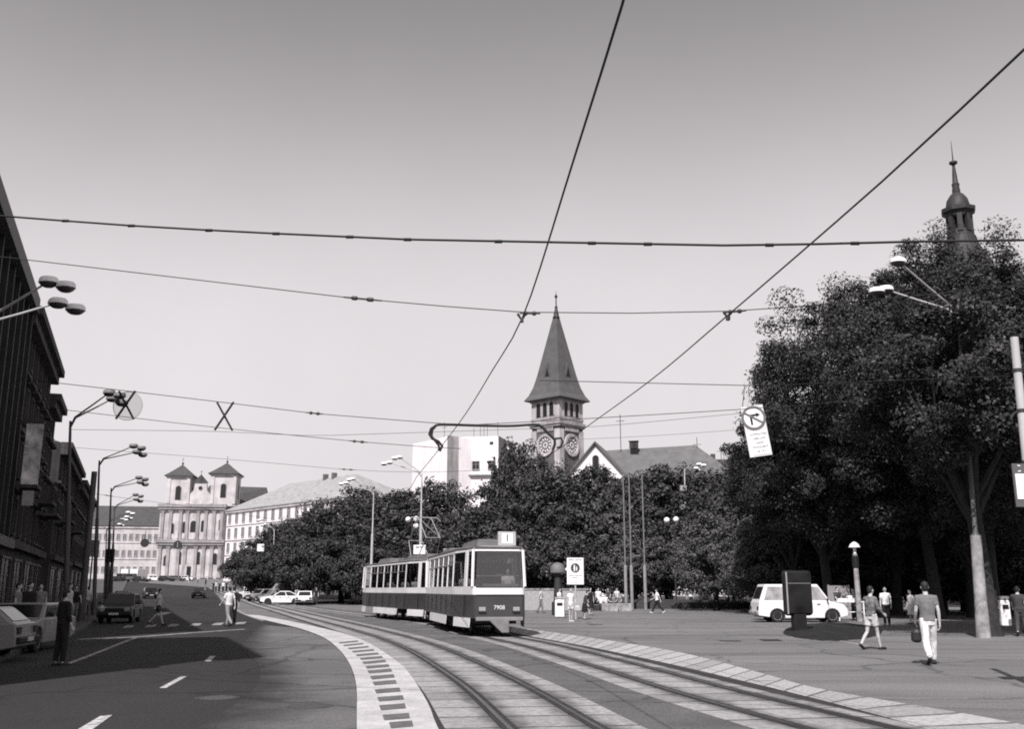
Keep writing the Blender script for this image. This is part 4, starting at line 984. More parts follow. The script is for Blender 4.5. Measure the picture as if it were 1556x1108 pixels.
    # skirts with bogie openings
    for side in (-1, 1):
        for y0, y1 in ((-.35, -2.4), (-4.55, -9.95), (-12.1, -14.3)):
            q = MB(); a = [P(y0, side, .30), P(y1, side, .30), P(y1, side, .618), P(y0, side, .618)]; a[0].y -= .1
            q.loft([a, [p + Vector((-side * .05, 0, 0)) for p in a]]); q.build('skirt', cream_p, root)
    for y in (-3.5, -11.0):
        q = MB(); q.box((0, y, .45), (1.5, 1.6, .32)); q.box((.62, y, .34), (.16, 1.9, .14)); q.box((-.62, y, .34), (.16, 1.9, .14)); bg_ = q.build('bogie', black_m, root)
        for dy in (-.85, .85):
            for sx in (-1, 1):
                q = MB(Matrix.Translation((sx * .55, y + dy, .345)) @ Matrix.Rotation(math.pi / 2, 4, 'Y')); q.lathe(((.32, -.06), (.33, -.05), (.33, .05), (.32, .06), (.1, .07)), 20); q.build('wheel', dark_m, bg_)
    q = MB(); q.box((0, -7.3, .5), (1.7, 4.6, .3)); q.box((0, -1.3, .52), (1.4, 1.6, .2)); q.build('underframe', black_m, root)
    # nose
    q = MB(); q.box((0, .02, .60), (1.66, .14, .13)); q.build('bumper', mat('bumper grey', .22, .6, .2, 3), root, bevel=.02)
    q = MB(); q.loft([[(-.34, .08, .62), (.44, .08, .62), (.44, -.1, .62), (-.34, -.1, .62)], [(-.32, .2, .14), (-.06, .2, .14), (-.06, .05, .14), (-.32, .05, .14)]]); q.build('coupler_cover', mat('cover grey', .15, .7, .2, 3), root, bevel=.03)
    for x in (-.6, .6):
        q = MB(); q.box((x, .03, .93), (.24, .08, .14)); hl = q.build('headlight', lamp_glass, root, bevel=.02); q = MB(); q.box((x, .02, .85), (.27, .1, .03)); q.build('bezel', dark_m, hl)
        q = MB(); q.box((x, -14.72, .93), (.2, .05, .14)); q.build('tail_light', dark_m, root)
    q = MB(); q.box((-.34, -.42, 3.36), (.64, .2, .5)); bx = q.build('route_box', mat('route box', .42, .6, .1, 3), root, bevel=.02)
    q = MB(); q.box((-.34, -.315, 3.37), (.40, .012, .36)); q.build('route_plate', white_p, bx)
    lettering('1', .36, Matrix.Translation((-.34, -.306, 3.375)) @ Matrix.Rotation(math.pi, 4, 'Z') @ Matrix.Rotation(math.pi / 2, 4, 'X'), black_m, bx) if not panto else None
    if number: lettering(number, .2, Matrix.Translation((0, .004, .98)) @ Matrix.Rotation(math.pi, 4, 'Z') @ Matrix.Rotation(math.pi / 2, 4, 'X'), cream_p, root)
    for side in (-1, 1):                                                 # door seams
        q = MB()
        for y in (-1.1, -11.23): a = [P(y + .02, side, .66), P(y - .02, side, .66), P(y - .02, side, 1.40), P(y + .02, side, 1.40)]; q.loft([[p + Vector((side * .004, 0, 0)) for p in a], [p - Vector((side * .02, 0, 0)) for p in a]])
        q.build('door_seam', black_m, root)
    for side in (-1, 1):
        q = MB()
        for y in (-3.1, -4.75, -6.35, -7.95, -9.55, -13.4): a = [P(y + .008, side, .68), P(y - .008, side, .68), P(y - .008, side, 1.40), P(y + .008, side, 1.40)]; q.loft([[p + Vector((side * .003, 0, 0)) for p in a], [p - Vector((side * .02, 0, 0)) for p in a]])
        q.build('panel_seam', black_m, root)
    q = MB(); q.box((0, .012, 1.415), (1.66, .03, .02)); q.box((0, .012, 1.69), (1.66, .03, .02)); q.build('rubber_seal', black_m, root)
    for y in [-2.4 - 1.05 * k for k in range(10)]:                        # seats
        for x in (-.78, .72):
            q = MB(); q.box((x, y, 1.12), (.75, .42, .1)); q.box((x, y - .2, 1.42), (.75, .07, .62)); q.box((x, y, .9), (.1, .3, .36)); q.build('seat', mat('seat vinyl', .09, .6, .1, 3), root, bevel=.02)
    q = MB(); q.box((0, -1.62, 1.62), (1.5, .05, 1.8)); q.build('cab_wall', mat('cab wall', .15, .7, .1, 2), root)
    q = MB(); q.box((-.1, -.32, 1.74), (1.3, .3, .1)); q.tube([(.75, -.42, 1.7), (.75, -.42, 2.06), (-.15, -.42, 2.06)], .02, 5); q.build('dashboard', grey_p, root)
    if panto:
        y = -4.0; q = MB()
        q.tube([(-.55, y + .75, 3.3), (.55, y + .75, 3.3)], .03, 5); q.tube([(-.55, y - .75, 3.3), (.55, y - .75, 3.3)], .03, 5)
        for sx in (-1, 1):
            q.tube([(sx * .5, y + .72, 3.3), (sx * .38, y + 1.75, 4.25), (sx * .35, y + .1, 5.36)], .024, 5); q.tube([(sx * .5, y - .72, 3.3), (sx * .38, y - 1.75, 4.25), (sx * .35, y - .1, 5.36)], .024, 5)
            q.tube([(sx * .5, y + .75, 3.15), (sx * .5, y + .75, 3.33)], .06, 6); q.tube([(sx * .5, y - .75, 3.15), (sx * .5, y - .75, 3.33)], .06, 6)
        q.tube([(-.38, y + 1.75, 4.25), (.38, y + 1.75, 4.25)], .02, 5); q.tube([(-.38, y - 1.75, 4.25), (.38, y - 1.75, 4.25)], .02, 5)
        q.tube([(-.9, y, 5.22), (-.7, y, 5.40), (.7, y, 5.40), (.9, y, 5.22)], .035, 6)
        q.tube([(-.38, y + 1.75, 4.25), (.35, y + .1, 5.36)], .012, 4); q.build('pantograph', mat('pantograph', .3, .5, .1, 3), r)
    else:
        q = MB(); q.tube([(-.4, -7.6, 3.3), (-.3, -8.6, 3.62), (.3, -8.6, 3.62), (.4, -7.6, 3.3)], .025, 5); q.tube([(-.3, -8.6, 3.62), (.1, -6.9, 3.66)], .02, 5); q.build('folded_pantograph', dark_m, r)
    return root
def on_track(line, y):
    for a, b in zip(line, line[1:]):
        if a.y <= y <= b.y: return a.lerp(b, (y - a.y) / (b.y - a.y))
def seat_tram(t, ynose):
    """both bogies stand on the track centre line"""
    A = on_track(c2, ynose + 3.4); B = on_track(c2, ynose + 10.8); d = (A - B).normalized()
    t.rotation_euler = (math.asin(d.z), 0, math.atan2(d.y, d.x) - math.pi / 2); t.location = A + d * 3.5 + Vector((0, 0, .02))
    return t
t1 = seat_tram(tram('tram_car', 'leading red and cream tram car showing route one and 7908', False, '7908'), 35.6)
bpy.context.view_layer.update()
t2 = tram('tram_car', 'trailing red and cream tram car with raised pantograph', True, None)
tail = t1.matrix_world @ Vector((0, -15.25, 0)); seat_tram(t2, tail.y)
# bring the trailing nose exactly behind the leading car's tail
bpy.context.view_layer.update()
cp = empty('tram_coupler', (0, 0, 0), 0, 'dark coupler bar between the two tram cars', 'coupler')
mb = MB(); a_ = t1.matrix_world @ Vector((0, -14.6, .5)); b_ = t2.matrix_world @ Vector((0, .05, .5)); mb.tube([a_, b_], .07, 8); mb.build('bar', black_m, cp)

# ---------------------------------------------------------------- cars
def car(label, L, W, H, col, kind='sedan', mb_belt=None, group='cars parked and driving on the square', face='front', lightroof=None, name='car', near=False):
    """local +Y is the front; origin on the ground in the middle"""
    root = empty(name, (0, 0, 0), 0, label, 'van' if kind == 'van' else 'car', group)
    hw, hl = W / 2, L / 2; r = .33 if kind == 'van' else .30; belt = mb_belt or (1.02 if kind == 'van' else .86)
    wf, wr = hl - .78, -hl + (.95 if kind == 'van' else .80)
    def arch(yc): return [(yc + (r + .06) * math.cos(a), .30 + (r + .06) * math.sin(a)) for a in [math.pi * k / 8 for k in range(9)]]
    low = [(-hl, .34), (-hl, .55)]
    if kind == 'van': low += [(-hl + .05, belt), (hl - .75, belt), (hl - .18, belt - .13), (hl, .62), (hl, .34)]
    elif kind == 'sedan': low += [(-hl + .04, belt - .02), (-hl + .5, belt + .02), (hl - 1.0, belt), (hl - .08, belt - .12), (hl, .55), (hl, .34)]
    else: low += [(-hl + .05, belt), (hl - 1.0, belt), (hl - .1, belt - .13), (hl, .55), (hl, .34)]
    low += [(wf + r + .06, .24)] + arch(wf)[0:9] + [(wf - r - .06, .22), (wr + r + .06, .22)] + arch(wr) + [(wr - r - .06, .26)]
    b = MB(); b.prism(low, 'x', -hw, hw); b.build('body', col, root, bevel=.05, seg=2)
    q = MB(); q.box((0, 0, .42), (W - .34, L - .3, .3)); q.build('underbody', black_m, root)
    ins = .16
    if kind == 'van': yb0, yb1, yr0, yr1, ins = -hl + .06, hl - .80, -hl + .42, hl - 1.42, .14
    elif kind == 'hatch': yb0, yb1, yr0, yr1 = -hl + .08, hl - 1.02, -hl + .55, hl - 1.75
    elif kind == 'wagon': yb0, yb1, yr0, yr1 = -hl + .06, hl - 1.05, -hl + .3, hl - 1.7
    elif kind == 'fastback': yb0, yb1, yr0, yr1 = -hl + .2, hl - 1.1, -hl + 1.45, hl - 1.95
    else: yb0, yb1, yr0, yr1 = -hl + .62, hl - 1.08, -hl + 1.15, hl - 1.72
    zb, zt = belt - .03, H
    B = [(-hw + .04, yb0, zb), (hw - .04, yb0, zb), (hw - .04, yb1, zb), (-hw + .04, yb1, zb)]
    Tq = [(-hw + ins, yr0, zt), (hw - ins, yr0, zt), (hw - ins, yr1, zt), (-hw + ins, yr1, zt)]
    cb = MB(); cb.loft([B, Tq]); cb.build('cabin', col, root, bevel=.045, seg=2)
    B, Tq = [Vector(p) for p in B], [Vector(p) for p in Tq]
    def pane(i, u0, u1, v0, v1, nm, m=carglass_m, top=None):
        a, b2, c, d = B[i], B[(i + 1) % 4], Tq[(i + 1) % 4], Tq[i]
        def pt(u, v): return a.lerp(b2, u).lerp(d.lerp(c, u), v)
        q = MB(); q.panel([pt(u0, v0), pt(u1, v0), pt(u1, v1), pt(u0, v1)], .004, .012); return q.build(nm, m, root)
    v0, v1 = .14, .86
    pane(2, .07, .93, v0, v1 + .02, 'windshield'); pane(0, .09, .91, v0 + .05, v1, 'rear_window')
    if kind == 'van': cuts = ((.06, .34), (.37, .66), (.74, .97))
    elif kind == 'wagon': cuts = ((.06, .30), (.34, .62), (.66, .95))
    else: cuts = ((.09, .47), (.51, .93))
    for u0, u1 in cuts:
        gl = mat('curtained glass', .30, .25, .35, 2.5) if kind == 'van' else carglass_m
        pane(1, u0, u1, v0, v1, 'side_window', gl); pane(3, 1 - u1, 1 - u0, v0, v1, 'side_window', gl)
    if lightroof:
        q = MB(); q.panel([Tq[0] + Vector((.04, .04, 0)), Tq[1] + Vector((-.04, .04, 0)), Tq[2] + Vector((-.04, -.04, 0)), Tq[3] + Vector((.04, -.04, 0))], .002, .02); q.build('roof', lightroof, root)
    for y in (wf, wr):
        for sx in (-1, 1):
            M = Matrix.Translation((sx * (hw - .10), y, r)) @ Matrix.Rotation(sx * math.pi / 2, 4, 'Y')
            q = MB(M); q.lathe(((r * .6, -.09), (r * .95, -.09), (r, -.06), (r, .06), (r * .95, .085), (r * .62, .085)), 22); wh = q.build('wheel', rubber_m, root, smooth=True)
            q = MB(M); q.lathe(((.02, .06), (r * .18, .085), (r * .22, .06), (r * .5, .055), (r * .64, .09), (r * .64, -.02)), 22); q.build('rim', grey_p if kind != 'van' else mat('van rim', .5, .5, .1, 3), wh, smooth=True)
    bm_ = black_m if kind != 'van' else grey_p
    q = MB(); q.box((0, hl + .02, .46), (W - .04, .14, .15)); q.build('bumper', bm_, root, bevel=.03); q = MB(); q.box((0, -hl - .02, .48), (W - .04, .14, .15)); q.build('bumper', bm_, root, bevel=.03)
    for sx in (-1, 1):
        q = MB(Matrix.Translation((sx * (hw - .24), hl - .015, .66)) @ Matrix.Rotation(-math.pi / 2, 4, 'X')); q.lathe(((.02, .05), (.09, .045), (.105, .02), (.105, -.03)), 14, sx=1.25) ; q.build('headlight', lamp_glass if near is not None else lamp_glass, root)
        q = MB(); q.box((sx * (hw - .16), -hl - .005, .70), (.22, .05, .16)); q.build('tail_light', dark_m, root)
        q = MB(); q.box((sx * (hw + .09), yb1 - .22, belt + .1), (.16, .07, .12)); q.build('mirror', black_m, root, bevel=.02)
        sm = MB(); ym = (yb0 + yb1) / 2 + (.55 if kind == 'van' else 0)
        for y in (ym, yb1 - .15, max(yb0 + .3, wr + .45)): sm.box((sx * (hw + .001), y, (belt + .36) / 2 + .06), (.006, .02, belt - .48))
        sm.build('door_seam', dark_m, root)
        for y in (ym - .18, ym + .62):
            q = MB(); q.box((sx * (hw + .012), y, belt - .12), (.03, .16, .035)); q.build('door_handle', chrome_m if kind != 'van' else dark_m, root)
    q = MB(); q.box((0, hl - .01, .66), (W - .75, .05, .14)); q.build('grille', black_m, root)
    q = MB(); q.box((0, hl + .096, .46), (.46, .012, .1)); q.build('number_plate', mat('plate', .5, .6, .1, 3), root); q = MB(); q.box((0, -hl - .096, .50), (.46, .012, .1)); q.build('number_plate', MATS['plate'], root)
    return root
def park(o, px, Y, az, py=None):
    p = g(px, py) if py else gd(px, Y); o.location = p
    sl = (hill(p.y + 1) - hill(p.y - 1)) / 2; a = R(az)
    o.rotation_euler = (math.atan(sl) * math.cos(a), 0, -a) if abs(math.cos(a)) > .4 else (0, 0, -a); return o
def paint(nm, v): return mat('car paint ' + nm, v, .3, .05, 1.2, spec=.5)
cw, cdk, cgr, cbg, cmd = paint('white', .72), paint('dark', .02), paint('grey', .26), paint('beige', .2), paint('mid', .10)
SA = 180 - 20.3                                                          # heading towards the camera down the street
# the two vans
v1 = park(car('white parked van behind the dark poster stand, facing the vendor table', 4.5, 1.8, 1.88, cw, 'van', group='white vans parked under the trees', name='van', near=True), 1211, 52.5, 90)
v2 = park(car('second white van mostly hidden behind the first, tail showing', 4.5, 1.8, 1.86, cw, 'van', group='white vans parked under the trees', name='van'), 1208, 56.3, 88)
park(car('pale hatchback at the frame edge with its dark rear window', 4.0, 1.6, 1.22, cbg, 'hatch', near=True, lightroof=None), -92, 23.6, -100)
park(car('pale sedan facing the street beside the man in dark clothes', 4.1, 1.6, 1.25, cbg, 'sedan'), 42, 28.2, 172)
park(car('dark boxy car with light roof edge, first of the kerb row', 3.9, 1.62, 1.40, cdk, 'hatch', lightroof=cgr), 186, 52, SA + 8)
park(car('dark car second in the kerb row, close behind the boxy one', 4.0, 1.6, 1.38, cdk, 'sedan', lightroof=cgr), 183, 74, SA)
park(car('dark car third in the kerb row with pale bonnet', 4.0, 1.6, 1.38, cmd, 'sedan'), 190, 88, SA)
park(car('dark car fourth in the kerb row', 4.0, 1.6, 1.38, cdk, 'hatch', lightroof=cgr), 186, 102, SA)
park(car('dark car driving down the hill with headlamps showing', 4.1, 1.65, 1.38, cdk, 'sedan'), 229, 131, SA - 4)
park(car('dark hatchback driving up towards the church', 4.0, 1.65, 1.4, cdk, 'hatch'), 303, 132, -14)
park(car('white car parked farthest along the tree row', 4.1, 1.6, 1.38, cw, 'sedan'), 380, 128, 250)
park(car('grey car parked between the white one and the covered pickup', 4.1, 1.6, 1.4, cgr, 'hatch'), 399, 119, 215)
park(car('white fastback parked beside the rear of the tram', 4.3, 1.65, 1.36, cw, 'fastback', near=True), 430, 104.5, 262)
park(car('sedan seen from behind with dark tail and pale boot', 4.1, 1.62, 1.38, cw, 'sedan'), 465, 103, -6)
# dark tailgate panel and grey canvas pickup
pk = car('grey covered pickup with slanted canvas front beside the white fastback', 4.8, 1.8, 1.5, cgr, 'wagon'); park(pk, 424, 110.5, 238)
q = MB(); q.loft([[(-.9, -2.4, .98), (.9, -2.4, .98), (.9, .9, .98), (-.9, .9, .98)], [(-.82, -2.3, 2.1), (.82, -2.3, 2.1), (.82, .1, 2.1), (-.82, .1, 2.1)]]); q.build('canvas', mat('canvas', .24, .9, .1, 3), pk, bevel=.05)
def truck(px, Y, az, label):
    root = empty('truck', (0, 0, 0), 0, label, 'truck'); W = 2.2
    q = MB(); q.box((0, 2.1, 1.25), (W - .1, 1.5, 1.5)); q.build('cab', cmd, root, bevel=.1); q = MB(); q.box((0, -.9, 1.9), (W, 4.2, 2.3)); q.build('cargo_box', cw if 'white' in label else cgr, root, bevel=.04)
    q = MB(); q.box((0, 2.87, 1.6), (W - .4, .02, .55)); q.build('windshield', carglass_m, root); q = MB(); q.box((0, 0, .6), (W - .5, 5.6, .25)); q.build('chassis', black_m, root)
    for y in (2.0, -1.8):
        for sx in (-1, 1):
            q = MB(Matrix.Translation((sx * .92, y, .42)) @ Matrix.Rotation(math.pi / 2, 4, 'Y')); q.lathe(((.2, -.13), (.42, -.12), (.42, .12), (.2, .13)), 16); q.build('wheel', rubber_m, root)
    return park(root, px, Y, az)
truck(192, 262, 200, 'small white box truck far up at the top of the street'); truck(206, 258, 195, 'grey box truck beside the white one up the street')
for px, Y, az, c, k, lab in ((176, 252, 200, cdk, 'sedan', 'far dark car below the long pale house'), (213, 250, 100, cdk, 'sedan', 'far dark car parked right of the box trucks'), (252, 262, 95, cdk, 'hatch', 'far dark car left of the church door'),
                             (268, 264, 95, cmd, 'wagon', 'far dark estate car below the church door'), (282, 266, 95, cw, 'sedan', 'far white car below the church portal'), (236, 266, 95, cw, 'hatch', 'far white car at the church corner')):
    park(car(lab, 4.1, 1.65, 1.4, c, k, group='far cars at the top of the hill'), px, Y, az)
# ---------------------------------------------------------------- people
def cloth(nm, v, var=.2): return mat('cloth ' + nm, v, .9, var, 14, tint=(1, .98, .985))
CW, CK, CG, CD, CL, CP = cloth('white', .72, .08), cloth('black', .015), cloth('grey', .17), cloth('dark', .05), cloth('light', .48, .1), cloth('pattern', .14, .7)
leather_m = mat('leather', .02, .5, .2, 6); shoe_lt = mat('pale shoe', .5, .6, .1, 6)
from mathutils import noise as mnoise
def folds(o, amp=.011):
    me = o.data; nr = [v.normal.copy() for v in me.vertices]
    for v, n_ in zip(me.vertices, nr):
        p = v.co; k = mnoise.fractal(Vector((p.x * 9, p.y * 9, p.z * 4.5 + 3)), 1.0, 2.0, 3)
        v.co = p + n_ * (k * amp)
    me.update(); return o
TS = bpy.data.scenes.new('t')
def remesh(mb, name, vox, mats, parent, smooth=True, extra=None):
    me = bpy.data.meshes.new('t'); me.from_pydata([tuple(v) for v in mb.v], [], mb.f)
    bm = bmesh.new(); bm.from_mesh(me); bmesh.ops.recalc_face_normals(bm, faces=bm.faces); bm.to_mesh(me); bm.free()
    o = bpy.data.objects.new('t', me); TS.collection.objects.link(o); md = o.modifiers.new('r', 'REMESH'); md.mode = 'VOXEL'; md.voxel_size = vox; md.use_smooth_shade = True
    s_ = o.modifiers.new('s', 'SMOOTH'); s_.factor = .5; s_.iterations = 2
    
    with bpy.context.temp_override(scene=TS, view_layer=TS.view_layers[0]):
        dg = bpy.context.evaluated_depsgraph_get(); m2 = bpy.data.meshes.new_from_object(o.evaluated_get(dg))
    bpy.data.objects.remove(o); bpy.data.meshes.remove(me)
    m2.name = name; m2.materials.clear(); [m2.materials.append(x) for x in mats]
    m2.polygons.foreach_set('use_smooth', [True] * len(m2.polygons))
    return mkobj(name, m2, parent)
def person(label, p, az, H=1.74, pose='stand', top=CW, bottom=CK, legs='trousers', sleeves=.55, hair=hair_m, stride=24, near=False, female=False, shoes=None, bag=None, lean=0, arm=(None, None), group=None, voxel=None, hairlen=0, dress=False):
    k = H / 1.75; root = empty('person', p, -R(az), label, 'person', group); V = Vector
    vox = voxel or (.0075 if near else .02)
    sit = pose == 'sit'; hz = .50 if sit else .93
    def leg(s, th, kb):
        hip = V((s * .085, 0, hz)); a, b_ = R(th), R(th - kb)
        kn = hip + .44 * V((s * .015, math.sin(a), -math.cos(a))); an = kn + .42 * V((0, math.sin(b_), -math.cos(b_)))
        fa = R(max(-50, min(20, (th - kb) * .8))) if pose == 'walk' else 0
        toe = an + V((s * .03, .16 * math.cos(fa), -.055 + .16 * math.sin(fa))); heel = an + V((0, -.045, -.055 + (-.045) * math.sin(fa))); return hip, kn, an, toe, heel
    if sit: A = {1: leg(1, 84, 82), -1: leg(-1, 80, 92)}
    elif pose == 'walk': A = {1: leg(1, stride, 5), -1: leg(-1, -stride * .75, 28)}
    else: A = {1: leg(1, 3, 4), -1: leg(-1, -3, 3)}
    low = min(min(v.z for v in A[s]) for s in A) - .012; dz = 0 if sit else -low
    sh = lambda v: V((v.x, v.y, v.z + dz)) * k
    tl = R(lean)
    def up(x, y, z):                                                   # torso space, leaning about the hips
        d = z - .93; return V((x, y * 1 + d * math.sin(tl), hz + d * math.cos(tl)))
    def armj(s, sw, eb, out=.10):
        shd = up(s * (.175 if not female else .155), -.005, 1.42); a, b_ = R(sw), R(sw + eb)
        el = shd + .285 * V((s * out * 1.6, math.sin(a), -math.cos(a))); wr = el + .25 * V((s * out * .3, math.sin(b_), -math.cos(b_))); hd = wr + .09 * V((-s * .02, math.sin(b_ + .15), -math.cos(b_ + .15))); return shd, el, wr, hd
    d_ = {1: (-22, 16), -1: (24, 22)} if pose == 'walk' else {1: (4, 14), -1: (-2, 16)}
    if sit: d_ = {1: (28, 50), -1: (22, 60)}
    B = {s: armj(s, *(arm[0 if s == -1 else 1] or d_[s])) for s in (1, -1)}
    def torso(mb, g_, z0=.86, z1=1.46, hipk=1.0):
        pr = ((.84, .135, .095), (.93, .158, .108), (1.06, .135 if not female else .118, .098), (1.2, .15, .11), (1.34, .168, .112), (1.42, .165, .095), (1.475, .085, .07))
        rr = []
        for z, rx, ry in pr:
            if z0 - .001 <= z <= z1 + .03:
                if female: rx *= 1.06 if z < 1 else .92
                c = up(0, 0, z); rr.append([sh(c + V((( rx + g_) * math.cos(2 * math.pi * j / 14), (ry + g_) * math.sin(2 * math.pi * j / 14), 0))) for j in range(14)])
        mb.loft(rr)
    def limb(mb, pts, rs, n=10): mb.tube([sh(q) for q in pts], [r_ * k for r_ in rs], n)
    b = MB(); torso(b, 0)
    for s in (1, -1):
        hip, kn, an, toe, heel = A[s]; f = .9 if female else 1
        limb(b, [hip + V((0, 0, .03)), hip.lerp(kn, .4), kn, kn.lerp(an, .35) - V((0, .012, 0)), an], [.086 * f, .076 * f, .053 * f, .055 * f, .037])
        limb(b, [heel, an.lerp(heel, .5) + V((0, .02, -.01)), heel.lerp(toe, .6) + V((0, 0, .015)), toe], [.034, .04, .036, .026])
        shd, el, wr, hd = B[s]
        limb(b, [up(s * .10, 0, 1.42), shd, shd.lerp(el, .5), el, el.lerp(wr, .3), wr], [.055, .054 * f, .045 * f, .036 * f, .037 * f, .025])
        dn = (hd - wr).normalized(); sd_ = V((0, 1, 0)) if abs(dn.y) < .8 else V((0, 0, 1)); sd_ = (sd_ - dn * sd_.dot(dn)).normalized()
        inn = dn.cross(sd_); inn = inn if inn.x * s < 0 else -inn
        for off, ln in ((0, 1), (.018, .92), (-.018, .95)): limb(b, [wr + sd_ * off * .6, wr.lerp(hd, .6) + sd_ * off, hd + sd_ * off], [.02, .021, .018], 8)
        for j, (fo, fl) in enumerate(((-.031, .062), (-.0105, .076), (.0105, .082), (.031, .074)) if near else ((-.012, .07), (.014, .072))):
            kn0 = hd + sd_ * fo; k1 = kn0 + dn * fl * .45 + inn * .006; k2 = k1 + dn * fl * .33 + inn * .018; k3 = k2 + dn * fl * .2 + inn * .022
            limb(b, [kn0 - dn * .02, kn0, k1, k2, k3], [.010, .0100, .0092, .0085, .0065] if near else [.016, .016, .016, .014, .011], 8)
        limb(b, [wr + sd_ * .015 + dn * .02, wr + sd_ * .043 + dn * .05 + inn * .008, wr + sd_ * .055 + dn * .085 + inn * .016, wr + sd_ * .055 + dn * .11 + inn * .022], [.014, .012, .0105, .008] if near else [.016] * 4, 8)
    nk = up(0, 0, 1.46); hd0 = up(0, .012, 1.535); hc = up(0, .022, 1.645)
    limb(b, [nk - V((0, 0, .03)), nk, hd0, hc], [.075, .058, .054, .055])
    b.ell(sh(hc), .072 * k, .088 * k, .112 * k, 16, 10); b.ell(sh(hc + V((0, .03, -.055))), .052 * k, .055 * k, .055 * k, 12, 7)
    b.ell(sh(hc + V((0, .098, -.015))), .013 * k, .022 * k, .026 * k, 8, 6)
    for s in (1, -1): b.ell(sh(hc + V((s * .076, -.005, -.01))), .012 * k, .022 * k, .034 * k, 8, 6)
    body = remesh(b, 'body', vox, [skin_m], root)
    if near or H > 0:
        q = MB()
        for s in (1, -1): q.ell(sh(hc + V((s * .03, .079, .008))), .013 * k, .009 * k, .008 * k, 8, 5)
        q.ell(sh(hc + V((0, .082, -.062))), .024 * k, .008 * k, .006 * k, 8, 5); q.build('face_features', leather_m, root)
    hr = MB(); hr.ell(sh(hc + V((0, -.016, .028))), .083 * k, .094 * k, .097 * k, 16, 9); hr.ell(sh(hc + V((0, -.045, -.02))), .075 * k, .062 * k, .08 * k, 12, 8)
    if hairlen: hr.ell(sh(hc + V((0, -.06, -.1))), .075 * k, .05 * k, hairlen * k, 12, 8)
    # trim the fringe: keep hair off the face
    remesh(hr, 'hair', max(vox, .012), [hair], root)
    g_ = .016
    t = MB(); torso(t, g_ + .008, .93)
    for s in (1, -1):
        shd, el, wr, hd = B[s]; n_ = sleeves
        if n_ > .1:
            full = [up(s * .08, 0, 1.42), shd, shd.lerp(el, min(1, n_ * .9))]; rs = [.07, .071, .063]
            if n_ > 1.05: full += [el.lerp(wr, n_ - 1)]; rs = [.07, .068, .054, .042]
            limb(t, full, rs)
    if dress or legs == 'skirt':
        rr = []
        hm = .46 if not sit else .46
        for z, rx, ry in ((1.02, .135, .115), (.93, .175, .13), (.78, .19, .16), (hm + .02, .215, .20), (hm, .205, .19)):
            if sit: c = V((0, (1.02 - z) * .75, hz + .09 - max(0, .9 - z) * .3))
            else: c = V((0, .0, z))
            rr.append([sh(c + V((rx * math.cos(2 * math.pi * j / 14), ry * math.sin(2 * math.pi * j / 14), 0))) for j in range(14)])
        if dress: t.loft(rr)
        else:
            q = MB(); q.loft(rr); remesh(q, 'skirt', max(vox, .012), [bottom], root)
    so_ = remesh(t, 'dress' if dress else 'shirt', max(vox, .012), [top], root)
    if near: folds(so_)
    if not dress and legs in ('trousers', 'shorts'):
        q = MB(); torso(q, .012, .84, 1.05)
        for s in (1, -1):
            hip, kn, an, toe, heel = A[s]
            if legs == 'trousers': limb(q, [hip + V((0, 0, .05)), hip.lerp(kn, .4), kn, kn.lerp(an, .5), an + (kn - an) * .06], [.103, .094, .075, .068, .062])
            else: limb(q, [hip + V((0, 0, .05)), hip.lerp(kn, .4), hip.lerp(kn, .62)], [.104, .098, .095])
        so_ = remesh(q, legs, max(vox, .012), [bottom], root)
        if near: folds(so_, .013)
    for s in (1, -1):
        hip, kn, an, toe, heel = A[s]; q = MB(); limb(q, [heel + V((0, -.01, .0)), an.lerp(heel, .6), heel.lerp(toe, .55) + V((0, 0, .012)), toe + V((0, .03, 0))], [.042, .048, .046, .032]); remesh(q, 'shoe', max(vox, .012), [shoes or leather_m], root)
    root['hand'] = 0
    if bag:
        hd = sh(B[-1 if bag[0] == 'l' else 1][3]); M = Matrix.Translation(p) @ Matrix.Rotation(-R(az), 4, 'Z'); c = M @ (hd + V((0, .02, -.06 * k)))
        br = empty('bag', c, -R(az), bag[1], 'bag'); q = MB(); q.loft([[V((x * w_, y * l_, z)) for x, y in ((-1, -1), (1, -1), (1, 1), (-1, 1))] for w_, l_, z in ((.06, .13, -.34), (.09, .17, -.30), (.08, .16, -.12), (.03, .12, -.04))]); q.build('body', bag[2], br, bevel=.03)
        q = MB(); q.tube([(0, -.09, -.05), (0, -.06, .05), (0, 0, .075), (0, .06, .05), (0, .09, -.05)], .008, 6); q.build('handle', bag[2], br)
    del root['hand']
    return root
# foreground walkers
P1 = g(1416, 1011)
person('man in grey T-shirt and white trousers walking away with dark bag', P1, 12, 1.80, 'walk', cloth('T-shirt', .15, .12), cloth('white trousers', .62, .12), stride=17, near=True, sleeves=.62, arm=((4, 30), (-10, 14)), bag=('l', 'dark shoulder bag held by the man in white trousers', leather_m), lean=2)
person('person in dark patterned jacket and pale shorts with bare legs', g(1327, 988), 62, 1.72, 'walk', CP, CL, 'shorts', sleeves=1.7, stride=15, near=True, female=True, arm=((18, 75), (12, 40)), lean=4, shoes=leather_m)
person('man in white shirt and dark trousers beyond the concrete post', gd(1344, 47), 200, 1.74, 'stand', CW, CK, sleeves=.7)
person('person in pale top with light skirt deep in the tree shade', gd(1382, 49), 250, 1.62, 'stand', CL, CL, 'skirt', female=True)
person('vendor in dark shirt behind the white trestle table', gd(1271, 56.5), 150, 1.76, 'stand', CD, CK, sleeves=.8, arm=((20, 45), (25, 40)))
person('person in grey shirt between vendor table and concrete post', gd(1296, 55.5), 250, 1.7, 'stand', CG, CD, sleeves=.7)
person('man in dark clothes at the frame edge beside the litter bin', gd(1545, 36.5), 30, 1.74, 'walk', CD, CD, stride=14, bag=('r', 'pale plastic bag carried at the frame edge', CL), sleeves=.8)
